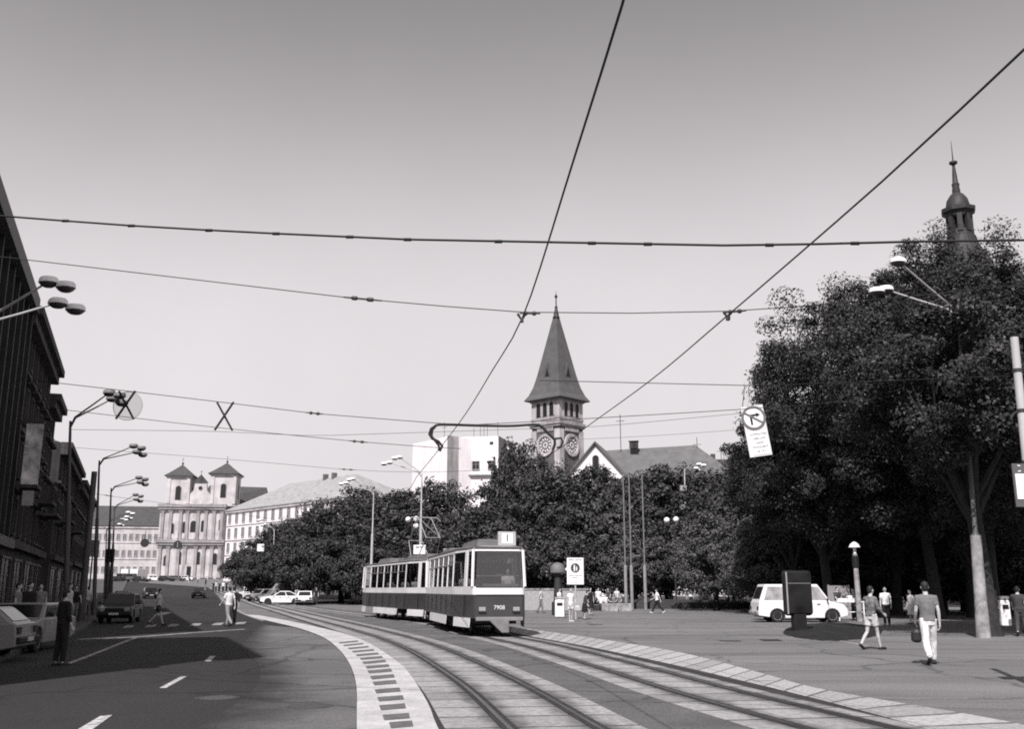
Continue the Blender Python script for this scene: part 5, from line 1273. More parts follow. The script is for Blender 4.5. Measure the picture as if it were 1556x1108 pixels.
# people on the square
person('man in white shirt and black trousers striding across the square', gd(998, 71), -82, 1.74, 'walk', CW, CK, stride=28, sleeves=.75, shoes=shoe_lt, arm=((-35, 18), (30, 25)))
person('person in white top and dark trousers beside the lamp pole foot', gd(1049, 93), 170, 1.74, 'stand', CW, CK)
person('person in light dress between the lamp pole and the bag carrier', gd(1068, 88), 175, 1.64, 'walk', CL, CL, dress=True, female=True, stride=12)
person('man in white shirt and grey trousers walking away with pale bag', gd(1105, 88), 15, 1.78, 'walk', CW, CG, stride=18, bag=('r', 'small pale bag carried past the paler feathery tree', CL), sleeves=.7)
person('person in white shirt and grey trousers behind the pale litter bin', gd(850, 62.2), 120, 1.72, 'stand', CW, CG, sleeves=.75)
person('woman in white top and white shorts beside the pedestrian sign', gd(867, 53.0), 150, 1.68, 'stand', CW, CW, 'shorts', female=True, shoes=shoe_lt, hair=greyhair_m, arm=((6, 50), (5, 20)), bag=('l', 'round pale shoulder bag of the woman in white shorts', CL), lean=0)
person('stooping person in dark jacket and dark skirt by the sign post', gd(888, 56.5), 100, 1.6, 'stand', CD, CK, 'skirt', female=True, sleeves=1.6, lean=14)
person('woman in sleeveless black dress right of the stooping person', gd(897, 66), 165, 1.74, 'stand', CK, CK, dress=True, female=True, sleeves=0, hair=hair_m)
GS = 'people resting at the planter boxes'
for px, lab, tp, bt, az, ps in ((913, 'seated person in white shirt at the left end of the resting group', CW, CD, 200, 'sit'), (920, 'seated person in white top second in the resting group', CW, CK, 160, 'sit'), (927, 'seated person in dark top with pale legs in the resting group', CD, CL, 150, 'sit'),
                             (932, 'seated person with raised arm in grey in the resting group', CG, CD, 190, 'sit'), (941, 'seated person in light patterned top at the right end of the resting group', CP, CD, 215, 'sit')):
    person(lab, gd(px, 79), az, 1.72, ps, tp, bt, group=GS, arm=((150, 10), None) if 'raised' in lab else (None, None))
for px, Y, az, tp, bt, lab in ((909, 81, 170, CW, CK, 'person in white standing behind the seated group'), (924, 83, 200, CD, CG, 'person in dark top standing behind the seated group'), (937, 84, 150, CW, CD, 'person in white standing near the first flagpole'), (822, 72, 100, CL, CG, 'person in light top walking along the low brick wall'), (1018, 97, 200, CK, CG, 'person in black top by the planted bank')):
    person(lab, gd(px, Y), az, 1.74, 'walk', tp, bt, stride=12, voxel=.025)
# left street
person('man in white shirt and grey trousers crossing the street in sun', g(346, 953), -55, 1.76, 'walk', CW, cloth('mid', .26), stride=15, sleeves=.8)
person('person in dark clothes half behind the man crossing the street', g(353, 950), -20, 1.78, 'walk', CK, CK, stride=13, sleeves=1.5)
person('person in light shirt and dark shorts crossing in the house shade', g(239, 951), 80, 1.68, 'walk', CL, CD, 'shorts', stride=20)
person('person in light shirt and jeans on the shaded pavement', gd(106, 40.5) + Vector((0, 0, .12)), 100, 1.74, 'stand', CL, CG, sleeves=.8)
person('man in dark clothes standing beside the pale parked cars', g(90, 1012), 40, 1.62, 'stand', CK, CK, sleeves=1.6, near=False, voxel=.012)
person('person in pale top behind the pale sedan', gd(28, 31) + Vector((0, 0, .12)), 80, 1.7, 'stand', CG, CD)
person('person in dark coat behind the pale sedan', gd(46, 31.5) + Vector((0, 0, .12)), 120, 1.72, 'stand', CK, CK, sleeves=1.5)
person('person in grey on the pavement beyond the dark coat', gd(62, 36) + Vector((0, 0, .12)), 150, 1.7, 'stand', CG, CD)
for px, Y, az, tp, bt, lab in ((122, 52, 160, CG, CD, 'person in grey on the shaded pavement by the first tall pole'), (135, 60, -20, CL, CG, 'person in light top walking up the shaded pavement'), (116, 47, 150, CK, CG, 'person in black top on the shaded pavement'), (143, 68, 160, CW, CD, 'person in white top far along the shaded pavement')):
    person(lab, gd(px, Y) + Vector((0, 0, .12)), az, 1.7, 'walk', tp, bt, stride=14, voxel=.03)
GC = 'people waiting at the foot of the church'
for px, Y, az, tp, bt, lab in ((324, 158, 170, CK, CD, 'person in black left in the far waiting group'), (328, 160, 200, CL, CD, 'person in light top in the far waiting group'), (333, 157, 150, CD, CK, 'person in dark top in the far waiting group'), (339, 159, 190, CW, CK, 'person in white top in the far waiting group'),
                               (344, 161, 180, CK, CK, 'person in black right in the far waiting group'), (300, 225, 90, CW, CD, 'distant person in white on the hill road'), (312, 215, 20, CD, CK, 'distant person in dark on the hill road'), (286, 232, 270, CK, CL, 'distant person in black top below the church')):
    person(lab, gd(px, Y), az, 1.72, 'stand', tp, bt, group=GC, voxel=.035)
for px, Y, tp, lab in ((372, 131, CW, 'person in white behind the parked white car'), (388, 126, CL, 'person in light top behind the parked cars'), (401, 124, CW, 'person in white between parked cars and light pole'), (410, 124, CG, 'person in grey between parked cars and light pole'), (481, 103, CK, 'person in black standing right of the parked sedan'), (452, 105, CL, 'person in light top at the corner of the parked sedan')):
    person(lab, gd(px, Y), 180, 1.74, 'stand', tp, CD, group='people among the parked cars', voxel=.03)
# driver and passengers
bpy.context.view_layer.update()
def inside(t, x, y, label, top, turn=0, H=1.72, seat=.95):
    pz = t.matrix_world @ Vector((x, y, seat)); az = -math.degrees(t.rotation_euler.z) + turn
    return person(label, pz, az, H, 'sit', top, CD, voxel=.022, group='people riding in the tram')
inside(t1, -.42, -.64, 'tram driver in white shirt behind the windshield', CW, seat=1.0, H=1.78)
inside(t1, .88, -2.3, 'passenger in white shirt at the wide window of the leading car', CW); inside(t1, .88, -5.5, 'passenger in light top midway along the leading car', CL); inside(t1, .88, -8.6, 'passenger in grey top near the tail of the leading car', CG)
inside(t2, .88, -2.3, 'passenger in white shirt at the wide window of the trailing car', CW); inside(t2, .88, -4.4, 'passenger in light top behind the wide window of the trailing car', CL); inside(t2, .88, -7.6, 'passenger in light top midway along the trailing car', CL)

# ---------------------------------------------------------------- street furniture
def head(par, e, flat, white):
    """two saucer luminaires side by side under the end of an arm"""
    an = math.atan2(flat.y, flat.x); side = Vector((-flat.y, flat.x, 0))
    for c in (e, e + flat * .42 + side * .22 - Vector((0, 0, .13))):
        M = Matrix.Translation(c) @ Matrix.Rotation(an, 4, 'Z')
        q = MB(M); q.lathe(((.04, .14), (.20, .135), (.235, .09), (.245, .0), (.245, -.025), (.225, -.03)), 18, sx=1.15); h = q.build('lamp_head', white, par, smooth=True)
        q = MB(M); q.lathe(((.22, -.032), (.20, -.08), (.13, -.13), (.04, -.145)), 18, sx=1.13); q.build('lamp_glass', lampdk, h, smooth=True)
lampdk = mat('lamp bowl', .06, .3, .1, 3)
def street_lamp(base, top, arms, label, pm, hm=None, r0=.11, r1=.05, group='double armed street lamps', dark_from=None):
    """arms: list of end points of the two lamps"""
    root = empty('street_lamp', base, 0, label, 'street lamp', group); t = top - base
    q = MB(); zs = t.z; ang = t / zs
    cut = dark_from or .62
    q.tube([(0, 0, -.1), (0, 0, .0), ang * 1.2, ang * zs * cut], [r0 * 1.35, r0 * 1.3, r0 * 1.1, r0 * .95], 12); q.build('pole', pm[0], root, smooth=True)
    q = MB(); q.tube([ang * zs * cut, ang * (zs * cut + .12), ang * zs * .93, t], [r0 * .8, r1 * 1.5, r1 * 1.2, r1], 10); q.build('mast', pm[1], root, smooth=True)
    for a in arms:
        e = a - base; d = e - t; flat = Vector((d.x, d.y, 0)).normalized(); q = MB()
        st_ = t - Vector((0, 0, .35)); q.tube([st_, t + d * .12 + Vector((0, 0, .02)), t + d * .55, e - d * .05], [r1 * .9, r1 * .8, r1 * .7, r1 * .6], 8); ar = q.build('arm', pm[-1], root, smooth=True)
        side = Vector((-flat.y, flat.x, 0)); 
        q = MB(); q.tube([e - d * .06, e + flat * .1], .05, 8); q.build('socket', pm[1], ar)
        head(root, e + Vector((0, 0, -.02)), flat, hm or white_p)
    return root
def lamp_px(px_base, Yb, top, arms, label, pm, hm=None, Yt=None, **kw):
    Yt = Yt or Yb; b = gd(px_base, Yb); tp = at(top[0], top[1], Yt); tp.y = Yt
    return street_lamp(b, tp, [at(x, y, Y) for x, y, Y in arms], label, pm, hm, **kw)
DK = (galvdk_m, galvdk_m); LT = (galv_m, galv_m)
hdk = mat('weathered lamp hood', .16, .6, .15, 3)
lamp_px(-60, 27.5, (-42, 498), ((74, 428, 26.4), (88, 460, 27.4)), 'street lamp whose pale heads reach in over the ribbed store', LT, white_p)
lamp_px(105, 43.5, (107, 640), ((166, 597, 42.2), (171, 606, 44.2)), 'dark street lamp next to the round X disc', DK, hdk)
lamp_px(146, 61, (151, 700), ((203, 678, 60), (208, 687, 62.2)), 'dark street lamp second along the shaded kerb', DK, hdk)
lamp_px(165, 77, (169, 742), ((211, 726, 76), (213, 733, 78)), 'dark street lamp third along the shaded kerb', DK, hdk)
lamp_px(171, 91, (174, 770), ((206, 752, 90), (207, 759, 92)), 'dark street lamp fourth along the shaded kerb', DK, hdk)
lamp_px(163, 107, (166, 792), ((195, 779, 106), (193, 786, 108)), 'street lamp fifth along the shaded kerb with pale heads', DK, white_p)
lamp_px(160, 122, (162, 805), ((186, 789, 121), (182, 797, 123)), 'street lamp sixth along the shaded kerb with pale heads', DK, white_p)
lamp_px(1487, 35.2, (1456, 476), ((1366, 398, 33.2), (1346, 440, 35.2)), 'concrete footed street lamp among the right hand trees', (conc_m, galvdk_m, galv_m), white_p, r0=.185, dark_from=.30, r1=.055)
lamp_px(638, 84, (641, 720), ((607, 695, 83.5), (592, 703, 84.5)), 'pale street lamp behind the joint of the two tram cars', LT, white_p, r0=.13)
lamp_px(563, 100, (568, 748), ((536, 728, 99), (526, 734, 100.5)), 'pale street lamp behind the trailing tram car', LT, white_p, r0=.13)
lamp_px(1044, 95, (1040, 712), ((1062, 706, 93), (1058, 712, 96)), 'pale street lamp with square sign box by the flagpoles', LT, white_p, r0=.14)
lamp_px(413, 128, (417, 805), ((397, 790, 127), (404, 797, 129)), 'pale street lamp before the low park trees', LT, white_p)
# sign box and loudspeakers on the pale lamp pole
def pole_item(px, py, Y, nm, label, cat, d, m, dy=-.35, txt=None):
    c = at(px, py, Y); root = empty(nm, c + Vector((0, dy, 0)), 0, label, cat); q = MB(); q.box((0, 0, 0), d); q.build('panel', m, root, bevel=.03); q = MB(); q.box((0, -dy / 2 + .06, 0), (.08, abs(dy) - .1, .08)); q.build('bracket', dark_m, root); return root
pole_item(1041, 831, 94.7, 'sign_box', 'white square sign box on the pale lamp pole', 'sign', (.85, .3, 1.25), white_p)
for py in (743, 771):
    pole_item(1037, py, 94.9, 'loudspeaker', 'grey loudspeaker pair on the pale lamp pole, %s one' % ('upper' if py == 743 else 'lower'), 'loudspeaker', (.6, .5, .5), grey_p)
sb = pole_item(638, 836, 83.8, 'stop_sign_board', 'white board with dark writing above the tram roofs', 'sign', (1.0, .1, .75), white_p, dy=-.3)
lettering('KAMENNÉ', .2, Matrix.Translation((0, -.054, .14)) @ Matrix.Rotation(math.pi / 2, 4, 'X'), black_m, sb) if False else None
q = MB(); q.box((-.18, -.056, .2), (.28, .01, .09)); q.box((.16, -.056, .21), (.3, .01, .07)); q.build('marking', dark_m, sb)
pole_item(397, 833, 127.4, 'small_sign', 'small white square sign on the lamp before the low park trees', 'sign', (.9, .1, .9), white_p, dy=-.25)
# plain posts
def post(px, Y, ptop, r, m, name, label, cat, group=None, cap=False, foot=None):
    b = gd(px, Y); H = at(px, ptop, Y).z - b.z; root = empty(name, b, 0, label, cat, group)
    q = MB(); q.tube([(0, 0, -.1), (0, 0, H * .5), (0, 0, H)], [r, r * .9, r * .8], 12); q.build('shaft', m, root, smooth=True)
    if foot: q = MB(); q.lathe(((r * 1.8, -.02), (r * 1.8, foot * .96), (r * 1.1, foot)), 12); q.build('sleeve', foot_m, root, smooth=True)
    if cap: q = MB(); q.lathe(((r * 1.4, H - .02), (r * 1.5, H + .12), (.02, H + .2)), 12); q.build('cap', m, root)
    return root
foot_m = mat('flagpole sleeve', .22, .6, .2, 3)
for px, top, lab in ((951, 725, 'slim flagpole, first from the pedestrian sign'), (960, 720, 'slim flagpole, middle one of the three'), (980.5, 720, 'slim flagpole standing apart nearest the pale lamp pole')):
    post(px, 84.5, top, .075, mat('flagpole', .16, .5, .2, 2), 'flagpole', lab, 'flagpole', 'flagpoles', True, 3.6)
post(127, 50, 717, .17, galvdk_m, 'tram_wire_pole', 'tall dark wire pole at the shaded kerb, without lamp', 'pole')
post(450, 106, 862, .16, conc_m, 'concrete_post', 'pale short post behind the white fastback', 'post'); post(445, 108, 874, .05, galv_m, 'sign_post', 'thin post with cross bar beside the pale short post', 'post')
pp = post(1303, 53.5, 842, .15, conc_m, 'lamp_post', 'pale concrete lamp post beside the vendor table', 'lamp post')
H = at(1303, 842, 53.5).z; q = MB(); q.tube([(0, 0, H - .1), (0, 0, H + .45)], .08, 8); q.lathe(((.1, H + .3), (.3, H + .34), (.22, H + .5), (.06, H + .62)), 14); q.build('lamp_hood', white_p, pp, smooth=True); q = MB(); q.lathe(((.12, H - .75), (.17, H - .7), (.17, H - .15), (.12, H - .1)), 12); q.build('band', black_m, pp)
# globe lamps
globe_m = mat('opal globe', .78, .25, .04, 2)
def globe_lamp(px, Y, globes, label):
    b = gd(px, Y); root = empty('globe_lamp', b, 0, label, 'globe lamp', 'globe lamps'); ys = [at(x, y, Y).z - b.z for x, y in globes]; H = max(ys) - .25
    q = MB(); q.tube([(0, 0, -.05), (0, 0, H)], [.08, .055], 8); q.build('pole', dark_m, root)
    for (x, y), z in zip(globes, ys):
        dx = (x - px) / ray(x, y)[1] * Y; q = MB(); q.tube([(0, 0, z - .45), (dx * .7, 0, z - .5), (dx, 0, z - .2)], .03, 6); q.build('arm', dark_m, root); q = MB(); q.ell((dx, 0, z), .27, .27, .27, 16, 10); q.build('globe', globe_m, root, smooth=True)
globe_lamp(1027, 92, ((1017, 791), (1031, 790)), 'globe lamp with two white globes by the flagpoles')
globe_lamp(624, 96, ((618, 790), (630, 789), (630, 800)), 'globe lamp with three white globes behind the tram roofs')
# bell hooded column
b = gd(848, 66); root = empty('street_column', b, 0, 'dark column with bell shaped hood behind the pale litter bin', 'column'); k = 66 / 1551.0
q = MB(); q.lathe(((.42, -.05), (.42, .8), (.30, .9), (.24, 2.0), (.21, (897 - 872) * k + 1.6)), 14); q.build('shaft', dark_m, root, smooth=True)
q = MB(); z = (897 - 869) * k + 1.6; q.lathe(((.2, z - .2), (.25, z - .15), (.5, z - .1), (.5, z), (.44, z + .3), (.28, z + .48), (.05, z + .55)), 16); q.build('hood', mat('hood', .14, .6, .2, 3), root, smooth=True); q = MB(); q.ell((.62, -.1, z + .1), .16, .1, .12, 10, 6); q.build('lamp', globe_m, root)
# pedestrian zone sign
Y = 57; b = gd(874.5, Y - .05); root = empty('pedestrian_sign', b, 0, 'tall white pedestrian zone sign with dark round emblem', 'sign'); k = Y / 1551.0
z0, z1 = (897 - 889) * k + 1.6, (897 - 849) * k + 1.6; wS = 25.5 * k; zc = (z0 + z1) / 2
q = MB(); q.tube([(0, .06, -.1), (0, .06, z1 - .1)], .045, 8); q.build('post', galv_m, root)
q = MB(); q.box((0, 0, zc), (wS, .05, z1 - z0)); q.build('panel', white_p, root, bevel=.01)
X90 = Matrix.Rotation(math.pi / 2, 4, 'X'); sign_dk = mat('sign print', .05, .6, .1, 3)
q = MB(Matrix.Translation((0, -.03, zc + .18)) @ X90); q.lathe(((.02, 0), (.255, 0), (.255, .012), (.02, .012)), 28); q.build('emblem', sign_dk, root)
q = MB(Matrix.Translation((0, -.046, zc + .18)) @ X90)
for dx, s in ((-.05, 1.0), (.08, .68)):
    q.box((dx, .13 * s - (1 - s) * .12, 0), (.07 * s, .07 * s, .01)); q.box((dx, .01 * s - (1 - s) * .12, 0), (.09 * s, .15 * s, .01)); q.box((dx - .025 * s, -.13 * s - (1 - s) * .12, 0), (.035 * s, .13 * s, .01)); q.box((dx + .03 * s, -.13 * s - (1 - s) * .12, 0), (.035 * s, .13 * s, .01))
q.build('walking_figures', white_p, root)
for t_, zz, sz in (('PEŠIA  ZÓNA', .62, .125), ('OKREM DOPRAVNEJ', -.24, .078), ('OBSLUHY', -.36, .078), ('0 - 24 h', -.62, .09)): lettering(t_, sz, Matrix.Translation((0, -.03, zc + zz)) @ X90, sign_dk, root)
# litter bins
def bin_(px, Y, label, w_, h, m, rz=0):
    root = empty('litter_bin', gd(px, Y), rz, label, 'litter bin', 'litter bins'); q = MB(); q.box((0, 0, h / 2 + .04), (w_, w_ * .8, h)); q.build('body', m, root, bevel=.04); q = MB(); q.box((0, 0, h + .12), (w_ * 1.05, w_ * .85, .12)); q.build('lid', grey_p if m is white_p else m, root, bevel=.03)
    q = MB(); q.box((0, -w_ * .41, h * .78), (w_ * .6, .03, h * .16)); q.build('opening', black_m, root); return root
bin_(850, 60.5, 'pale litter bin with dark opening beside the pedestrian sign', .55, 1.0, white_p); bin_(1125, 88, 'white litter bin left of the parked vans', .75, 1.25, white_p)
bn = bin_(1522, 37.5, 'white litter bin in the shade beside the concrete lamp pole', .36, .92, white_p); bn.location.z += .28
q = MB(); q.tube([(-.24, 0, -.28), (-.24, 0, 1.3)], .045, 8); q.box((-.2, 0, .6), (.2, .05, .05)); q.box((-.2, 0, -.27), (.4, .3, .04)); q.build('stand', dark_m, bn)
# planter boxes in front of the resting group
for px, Y, w_ in ((926, 76.5, 1.2), (944, 77, 1.5), (933, 80, 2.6), (916, 79.6, 1.6)):
    root = empty('planter_box', gd(px, Y), 0, {926: 'small pale planter box in front of the resting group', 944: 'pale planter box nearest the first flagpole', 933: 'long low bench block under the seated people', 916: 'short bench block at the left of the seated people'}[px], 'planter box' if Y < 79 else 'bench')
    q = MB(); q.box((0, 0, .3 if Y < 79 else .22), (w_, .6, .6 if Y < 79 else .44)); q.build('box', conc_m if Y < 79 else dkwall, root, bevel=.03)
    q = MB(); q.box((0, 0, .615 if Y < 79 else .45), (w_ * .9, .5, .03)); q.build('soil' if Y < 79 else 'seat', lawn_m if Y < 79 else grey_p, root)
# poster stand
Y = 39; b = gd(1211, Y); k = Y / 1551.0; root = empty('poster_stand', b, R(12), 'dark upright poster stand on a stem before the white van', 'poster stand'); z0, z1 = (897 - 935) * k + 1.6, (897 - 868) * k + 1.6
q = MB(); q.box((0, 0, z0 / 2), (.52, .3, z0 + .2)); q.build('stem', MATS['black'], root, bevel=.03); q = MB(); q.box((0, 0, (z0 + z1) / 2), (46 * k, .34, z1 - z0)); q.build('case', mat('case', .014, .5, .2, 3), root, bevel=.15, seg=4)
q = MB(); q.box((0, -.174, (z0 + z1) / 2), (39 * k, .012, (z1 - z0) * .88)); q.build('poster', mat('dark poster', .010, .5, .9, 1.6), root)  # near-black print also carries the shade lying on the stand's face
q = MB(); q.box((0, -.182, (z0 + z1) / 2 + .36), (39 * k, .01, .015)); q.box((-20 * k, -.175, (z0 + z1) / 2), (.05, .02, (z1 - z0) * .92)); q.build('trim', grey_p, root)
# vendor table with goods and grey screen
b = gd(1288, 55); root = empty('vendor_table', b, R(4), 'white trestle table of the vendor beside the lamp post', 'table'); q = MB(); q.box((0, 0, .98), (1.5, .7, .06)); q.box((0, 0, .45), (1.3, .5, .04)); q.build('table_top', white_p, root)
for x in (-.68, .68):
    for y in (-.3, .3): q = MB(); q.box((x, y, .475), (.06, .06, .95)); q.build('leg', white_p, root)
for dx, w_, h, lab in ((-.35, .5, .12, 'flat white packet stack on the vendor table'), (.05, .2, .28, 'small white bottle group on the vendor table'), (.4, .4, .16, 'low pale box on the vendor table')):
    q = MB(); q.box((0, 0, h / 2), (w_, .35, h)); q.box((0, 0, h + .01), (w_ * .8, .28, .02)); o = q.build('goods_box', white_p, None, bevel=.02, loc=b + Vector((dx, 0, 1.012))); tag(o, lab, 'box')
q = MB(); q.box((0, 0, .9), (1.3, .06, 1.9)); q.box((-.6, 0, .9), (.06, .1, 2)); q.box((.6, 0, .9), (.06, .1, 2)); tag(q.build('screen_board', concg, None, loc=gd(1274, 60)), 'grey screen board behind the vendor', 'board')
# bright pole with tram stop plate at the frame edge
Y = 16.7; k = Y / 1551; b = Vector((gd(1577, Y).x, Y, 0)); tp = at(1541, 513, Y); root = empty('stop_pole', b, 0, 'pale pole with tram stop plate at the frame edge', 'pole'); t = tp - b
q = MB(); q.tube([(0, 0, -.1), t * .5, t], [.075, .07, .068], 14); q.build('shaft', galv_m, root, smooth=True); q = MB()
for f in (.63, .78, .9): q.lathe(((.074, -.03), (.078, -.03), (.078, .03), (.074, .03)), 14, t * f)
q.tube([t * .78, t * .77 + Vector((-.12, 0, .03)), t * .765 + Vector((-.2, 0, -.05))], .018, 5); q.build('band', dark_m, root)
c = at(1566, 738, Y - .12) - b; q = MB(); q.box(c, (.58, .04, .72), rz=R(4)); q.build('stop_plate', mat('plate frame', .10, .5, .1, 3), root, bevel=.01)
q = MB(); q.box(c + Vector((0, -.025, -.02)), (.52, .012, .42), rz=R(4)); q.build('timetable', white_p, root); lettering('C', .16, Matrix.Translation(c + Vector((-.2, -.03, .275))) @ X90, white_p, root)
# left: traffic lights and board
b = gd(150, 62.5); root = empty('road_board', b + N * .3, 0, 'grey pointed board on the lamp pole at the shaded kerb', 'sign'); z = (897 - 834) * 62 / 1551 + 1.6
q = MB(); q.prism([(-.45, z - .45), (.3, z - .6), (.3, z + .45), (-.35, z + .5), (-.6, z + .1)], 'y', -.5, -.4); q.build('panel', concg, root); q = MB(); q.tube([(-.1, -.35, 0), (-.1, -.35, z)], .05, 8); q.build('post', dark_m, root)
b = gd(166, 66); root = empty('traffic_light', b, 0, 'dark traffic light case at the shaded kerb', 'traffic light'); z = (897 - 846) * 66 / 1551 + 1.6
q = MB(); q.box((0, -.3, z), (.48, .3, .85)); q.build('case', black_m, root, bevel=.03); q = MB(); q.tube([(0, 0, -.05), (0, 0, z + .2)], .07, 8); q.build('post', dark_m, root)
for k3 in (-1, 0, 1): q = MB(Matrix.Translation((0, -.452, z + k3 * .27)) @ X90); q.lathe(((.02, 0), (.1, 0), (.1, .02), (.02, .02)), 12); q.build('lens', dark_m, root)

# ---------------------------------------------------------------- overhead wires
WG = 'overhead wires above the tram tracks'
def wire(pts, r, label, name='overhead_wire', step=1.0):
    c = catmull(pts, step); o = Vector(c[0]); q = MB(); q.tube([p - o for p in c], r * .68, 5); ob = q.build(name, wire_m, None, loc=o); return tag(ob, label, 'wire', WG)
def on_c(line, y, Z): 
    p = on_track(line, y); return Vector((p.x, p.y, p.z + Z))
wire([atz(958, -40, 5.5), atz(945, 8, 5.5), atz(875, 232, 5.5), atz(795, 480, 5.5), atz(747, 565, 5.5), atz(697, 644, 5.5), atz(637, 720, 5.5), atz(607, 752, 5.5)] + [on_c(c1, y, 5.5) for y in (52, 75, 100)], .016, 'contact wire running overhead towards the empty track')
wire([atz(1640, 5, 5.5), atz(1556, 75, 5.5), atz(1340, 276, 5.5), atz(1105, 480, 5.5), atz(990, 577, 5.5), atz(890, 650, 5.5), atz(842, 687, 5.5)] + [on_c(c2, y, 5.5) for y in (36, 52, 75, 100)], .016, 'contact wire rising to the top right corner above the tram')
wire([Vector((-17.5, 19, 9.8)), at(-80, 322, 14), at(0, 328, 13.3), at(200, 343, 12.6), at(420, 355, 12), at(620, 364, 11.3), at(830, 368, 10.7), at(1100, 373, 10.4), at(1240, 371, 10.3), at(1400, 367, 10.2), at(1556, 365, 10), at(1640, 362, 9.9), Vector((16, 9.4, 6.2)), Vector((30, 8.5, 7.0))], .021, 'thick lumpy span cable across the whole sky', 'span_cable')
q = MB(); o = at(100, 335, 12.95)
for px, py, Y in ((100, 335.5, 12.95), (200, 343, 12.6), (318, 350, 12.3), (420, 355, 12), (532, 360, 11.6), (620, 364, 11.3), (758, 367, 10.9), (900, 369.5, 10.6), (985, 371, 10.5), (1170, 372.4, 10.35), (1300, 369.8, 10.25)):
    p = at(px, py, Y) - o; q.tube([p + Vector((-.05, 0, 0)), p + Vector((.04, 0, 0))], .021, 6)
tag(q.build('cable_clips', wire_m, None, loc=o), 'small clips along the thick span cable', 'clips')['kind'] = 'stuff'
def span(pts, label, insul=(), r=.011):
    ob = wire(pts, r, label, 'span_wire')
    for a, b_ in insul:
        q = MB(); d = b_ - a; L = d.length; q.tube([a - ob.location + d * f for f in (0, .2, .24, .34, .38, .6, .64, .76, .8, 1)], [.012, .014, .034, .034, .016, .016, .034, .034, .014, .012], 8); q.build('insulator', dark_m, ob)
    return ob
S2 = [Vector((-17.6, 20, 9.0)), at(-60, 384, 15.6), at(0, 390, 15.3), at(530, 452.5, 14.4), at(580, 457, 14.3), at(795, 474.5, 14.0), at(960, 476, 14.0), at(1105, 473, 14.0), at(1200, 467, 14), at(1387, 450, 14.2), at(1556, 432, 14.5), at(1640, 424, 14.6), Vector((20, 15.2, 7.6)), Vector((32, 16, 8.6))]
span(S2, 'thin span wire crossing both contact wires at their clamps', ((at(522, 451.5, 14.4), at(580, 457, 14.3)), (at(790, 476, 13.98), at(821, 476.5, 13.98)), (at(1100, 475, 13.98), at(1134, 472, 13.98))))
for px, py in ((793, 481), (1106, 478)):
    c = at(px, py, 13.99); q = MB(); q.tube([(-.06, 0, .04), (0, 0, -.06), (.05, 0, .04)], .022, 6); q.box((0, 0, -.06), (.05, .08, .05)); tag(q.build('wire_clamp', dark_m, None, loc=c), 'wire clamp on the %s contact wire' % ('left' if px < 1000 else 'right'), 'clamp', 'wire clamps')
span([at(30, 575.5, 21), at(60, 579, 20.5), at(190, 594, 20), at(342, 612, 20), at(465, 627, 20), at(490, 629.5, 20), at(660, 643, 20), at(712, 646, 20), at(1130, 622, 20.5), at(1330, 606, 21)], 'span wire carrying the two X crosses', ((at(465, 627, 20), at(491, 629.6, 20)),))
span([at(90, 622, 24), at(330, 650, 24), at(530, 670, 24), at(558, 672.5, 24), at(655, 680, 24), at(700, 682, 24)], 'span wire ending at the feeder loop', ((at(530, 670, 24), at(559, 672.6, 24)),))
span([at(106, 653, 34), at(330, 656, 34), at(460, 662, 34), at(560, 660, 34), at(800, 652, 34), at(910, 648, 34), at(1130, 628, 34)], 'faint span wire sagging behind the feeder loop')
span([at(107, 680, 42), at(330, 697, 42), at(515, 713, 42), at(540, 714.5, 42), at(640, 718, 42), at(800, 712, 42)], 'faint span wire to the pale lamp behind the tram', ((at(515, 713, 42), at(541, 714.5, 42)),))
span([at(880, 668, 46), at(1000, 662, 46), at(1140, 652, 46)], 'faint span wire to the hanging turn sign')
span([at(118, 746, 60), at(165, 754, 60), at(210, 760, 60), at(300, 772, 60), at(420, 790, 60)], 'faint span wire over the shaded street', ((at(158, 752.5, 60), at(172, 754.7, 60)),), .014)
# feeder loop
fl = empty('feeder_loop', at(660, 660, 23.5), 0, 'thick black feeder cable bent over between the contact wires', 'feeder cable'); o = fl.location
def loop(pts, r, nm): q = MB(); q.tube([p - o for p in catmull([at(x, y, 23.5) for x, y in pts], .08)], r, 8); return q.build(nm, wire_m, fl, smooth=True)
loop(((668, 686), (672, 678), (666, 671), (657, 667), (652.5, 660), (655, 652), (663, 646.5), (680, 645.5), (730, 647), (775, 647.5), (812, 645.5), (822, 648), (834, 660), (843, 669), (843, 676), (840, 684)), .032, 'cable')
loop(((667, 684), (667, 678), (661, 670), (656, 663), (657, 654), (662, 648)), .026, 'branch_cable'); loop(((843, 667), (853, 666), (855, 672), (852, 679), (846, 681)), .026, 'branch_cable')
# X crosses
def xcross(px, py, Y, label, disc):
    c = at(px, py, Y); root = empty('x_cross', c, 0, label, 'X cross', 'X crosses on the span wire'); q = MB(); s = Y / 1500
    for sg in (1, -1): q.box((0, -.02 * (1 + sg), 0), (.035, .035, 51 * s), M=Matrix.Rotation(sg * R(31), 4, 'Y'))
    q.build('bars', black_m, root)
    if disc:
        nn = 40; q = MB(Matrix.Translation((0, .08, 0)) @ X90); q.lathe(((22 * s, -.008), (22.6 * s, -.008), (22.6 * s, .008), (22 * s, .008)), 32, ring=True)
        q.build('rim', grey_p, root)
        m = glass_mat('mesh disc', .90); q = MB(Matrix.Translation((0, .08, 0)) @ X90); q.lathe(((.01, -.004), (22 * s, -.004), (22 * s, .004), (.01, .004)), 32); q.build('disc', m, root)
xcross(192, 616, 19.9, 'X cross with a clear round disc behind it', True); xcross(341.5, 633, 19.9, 'bare X cross hanging on the span wire', False)
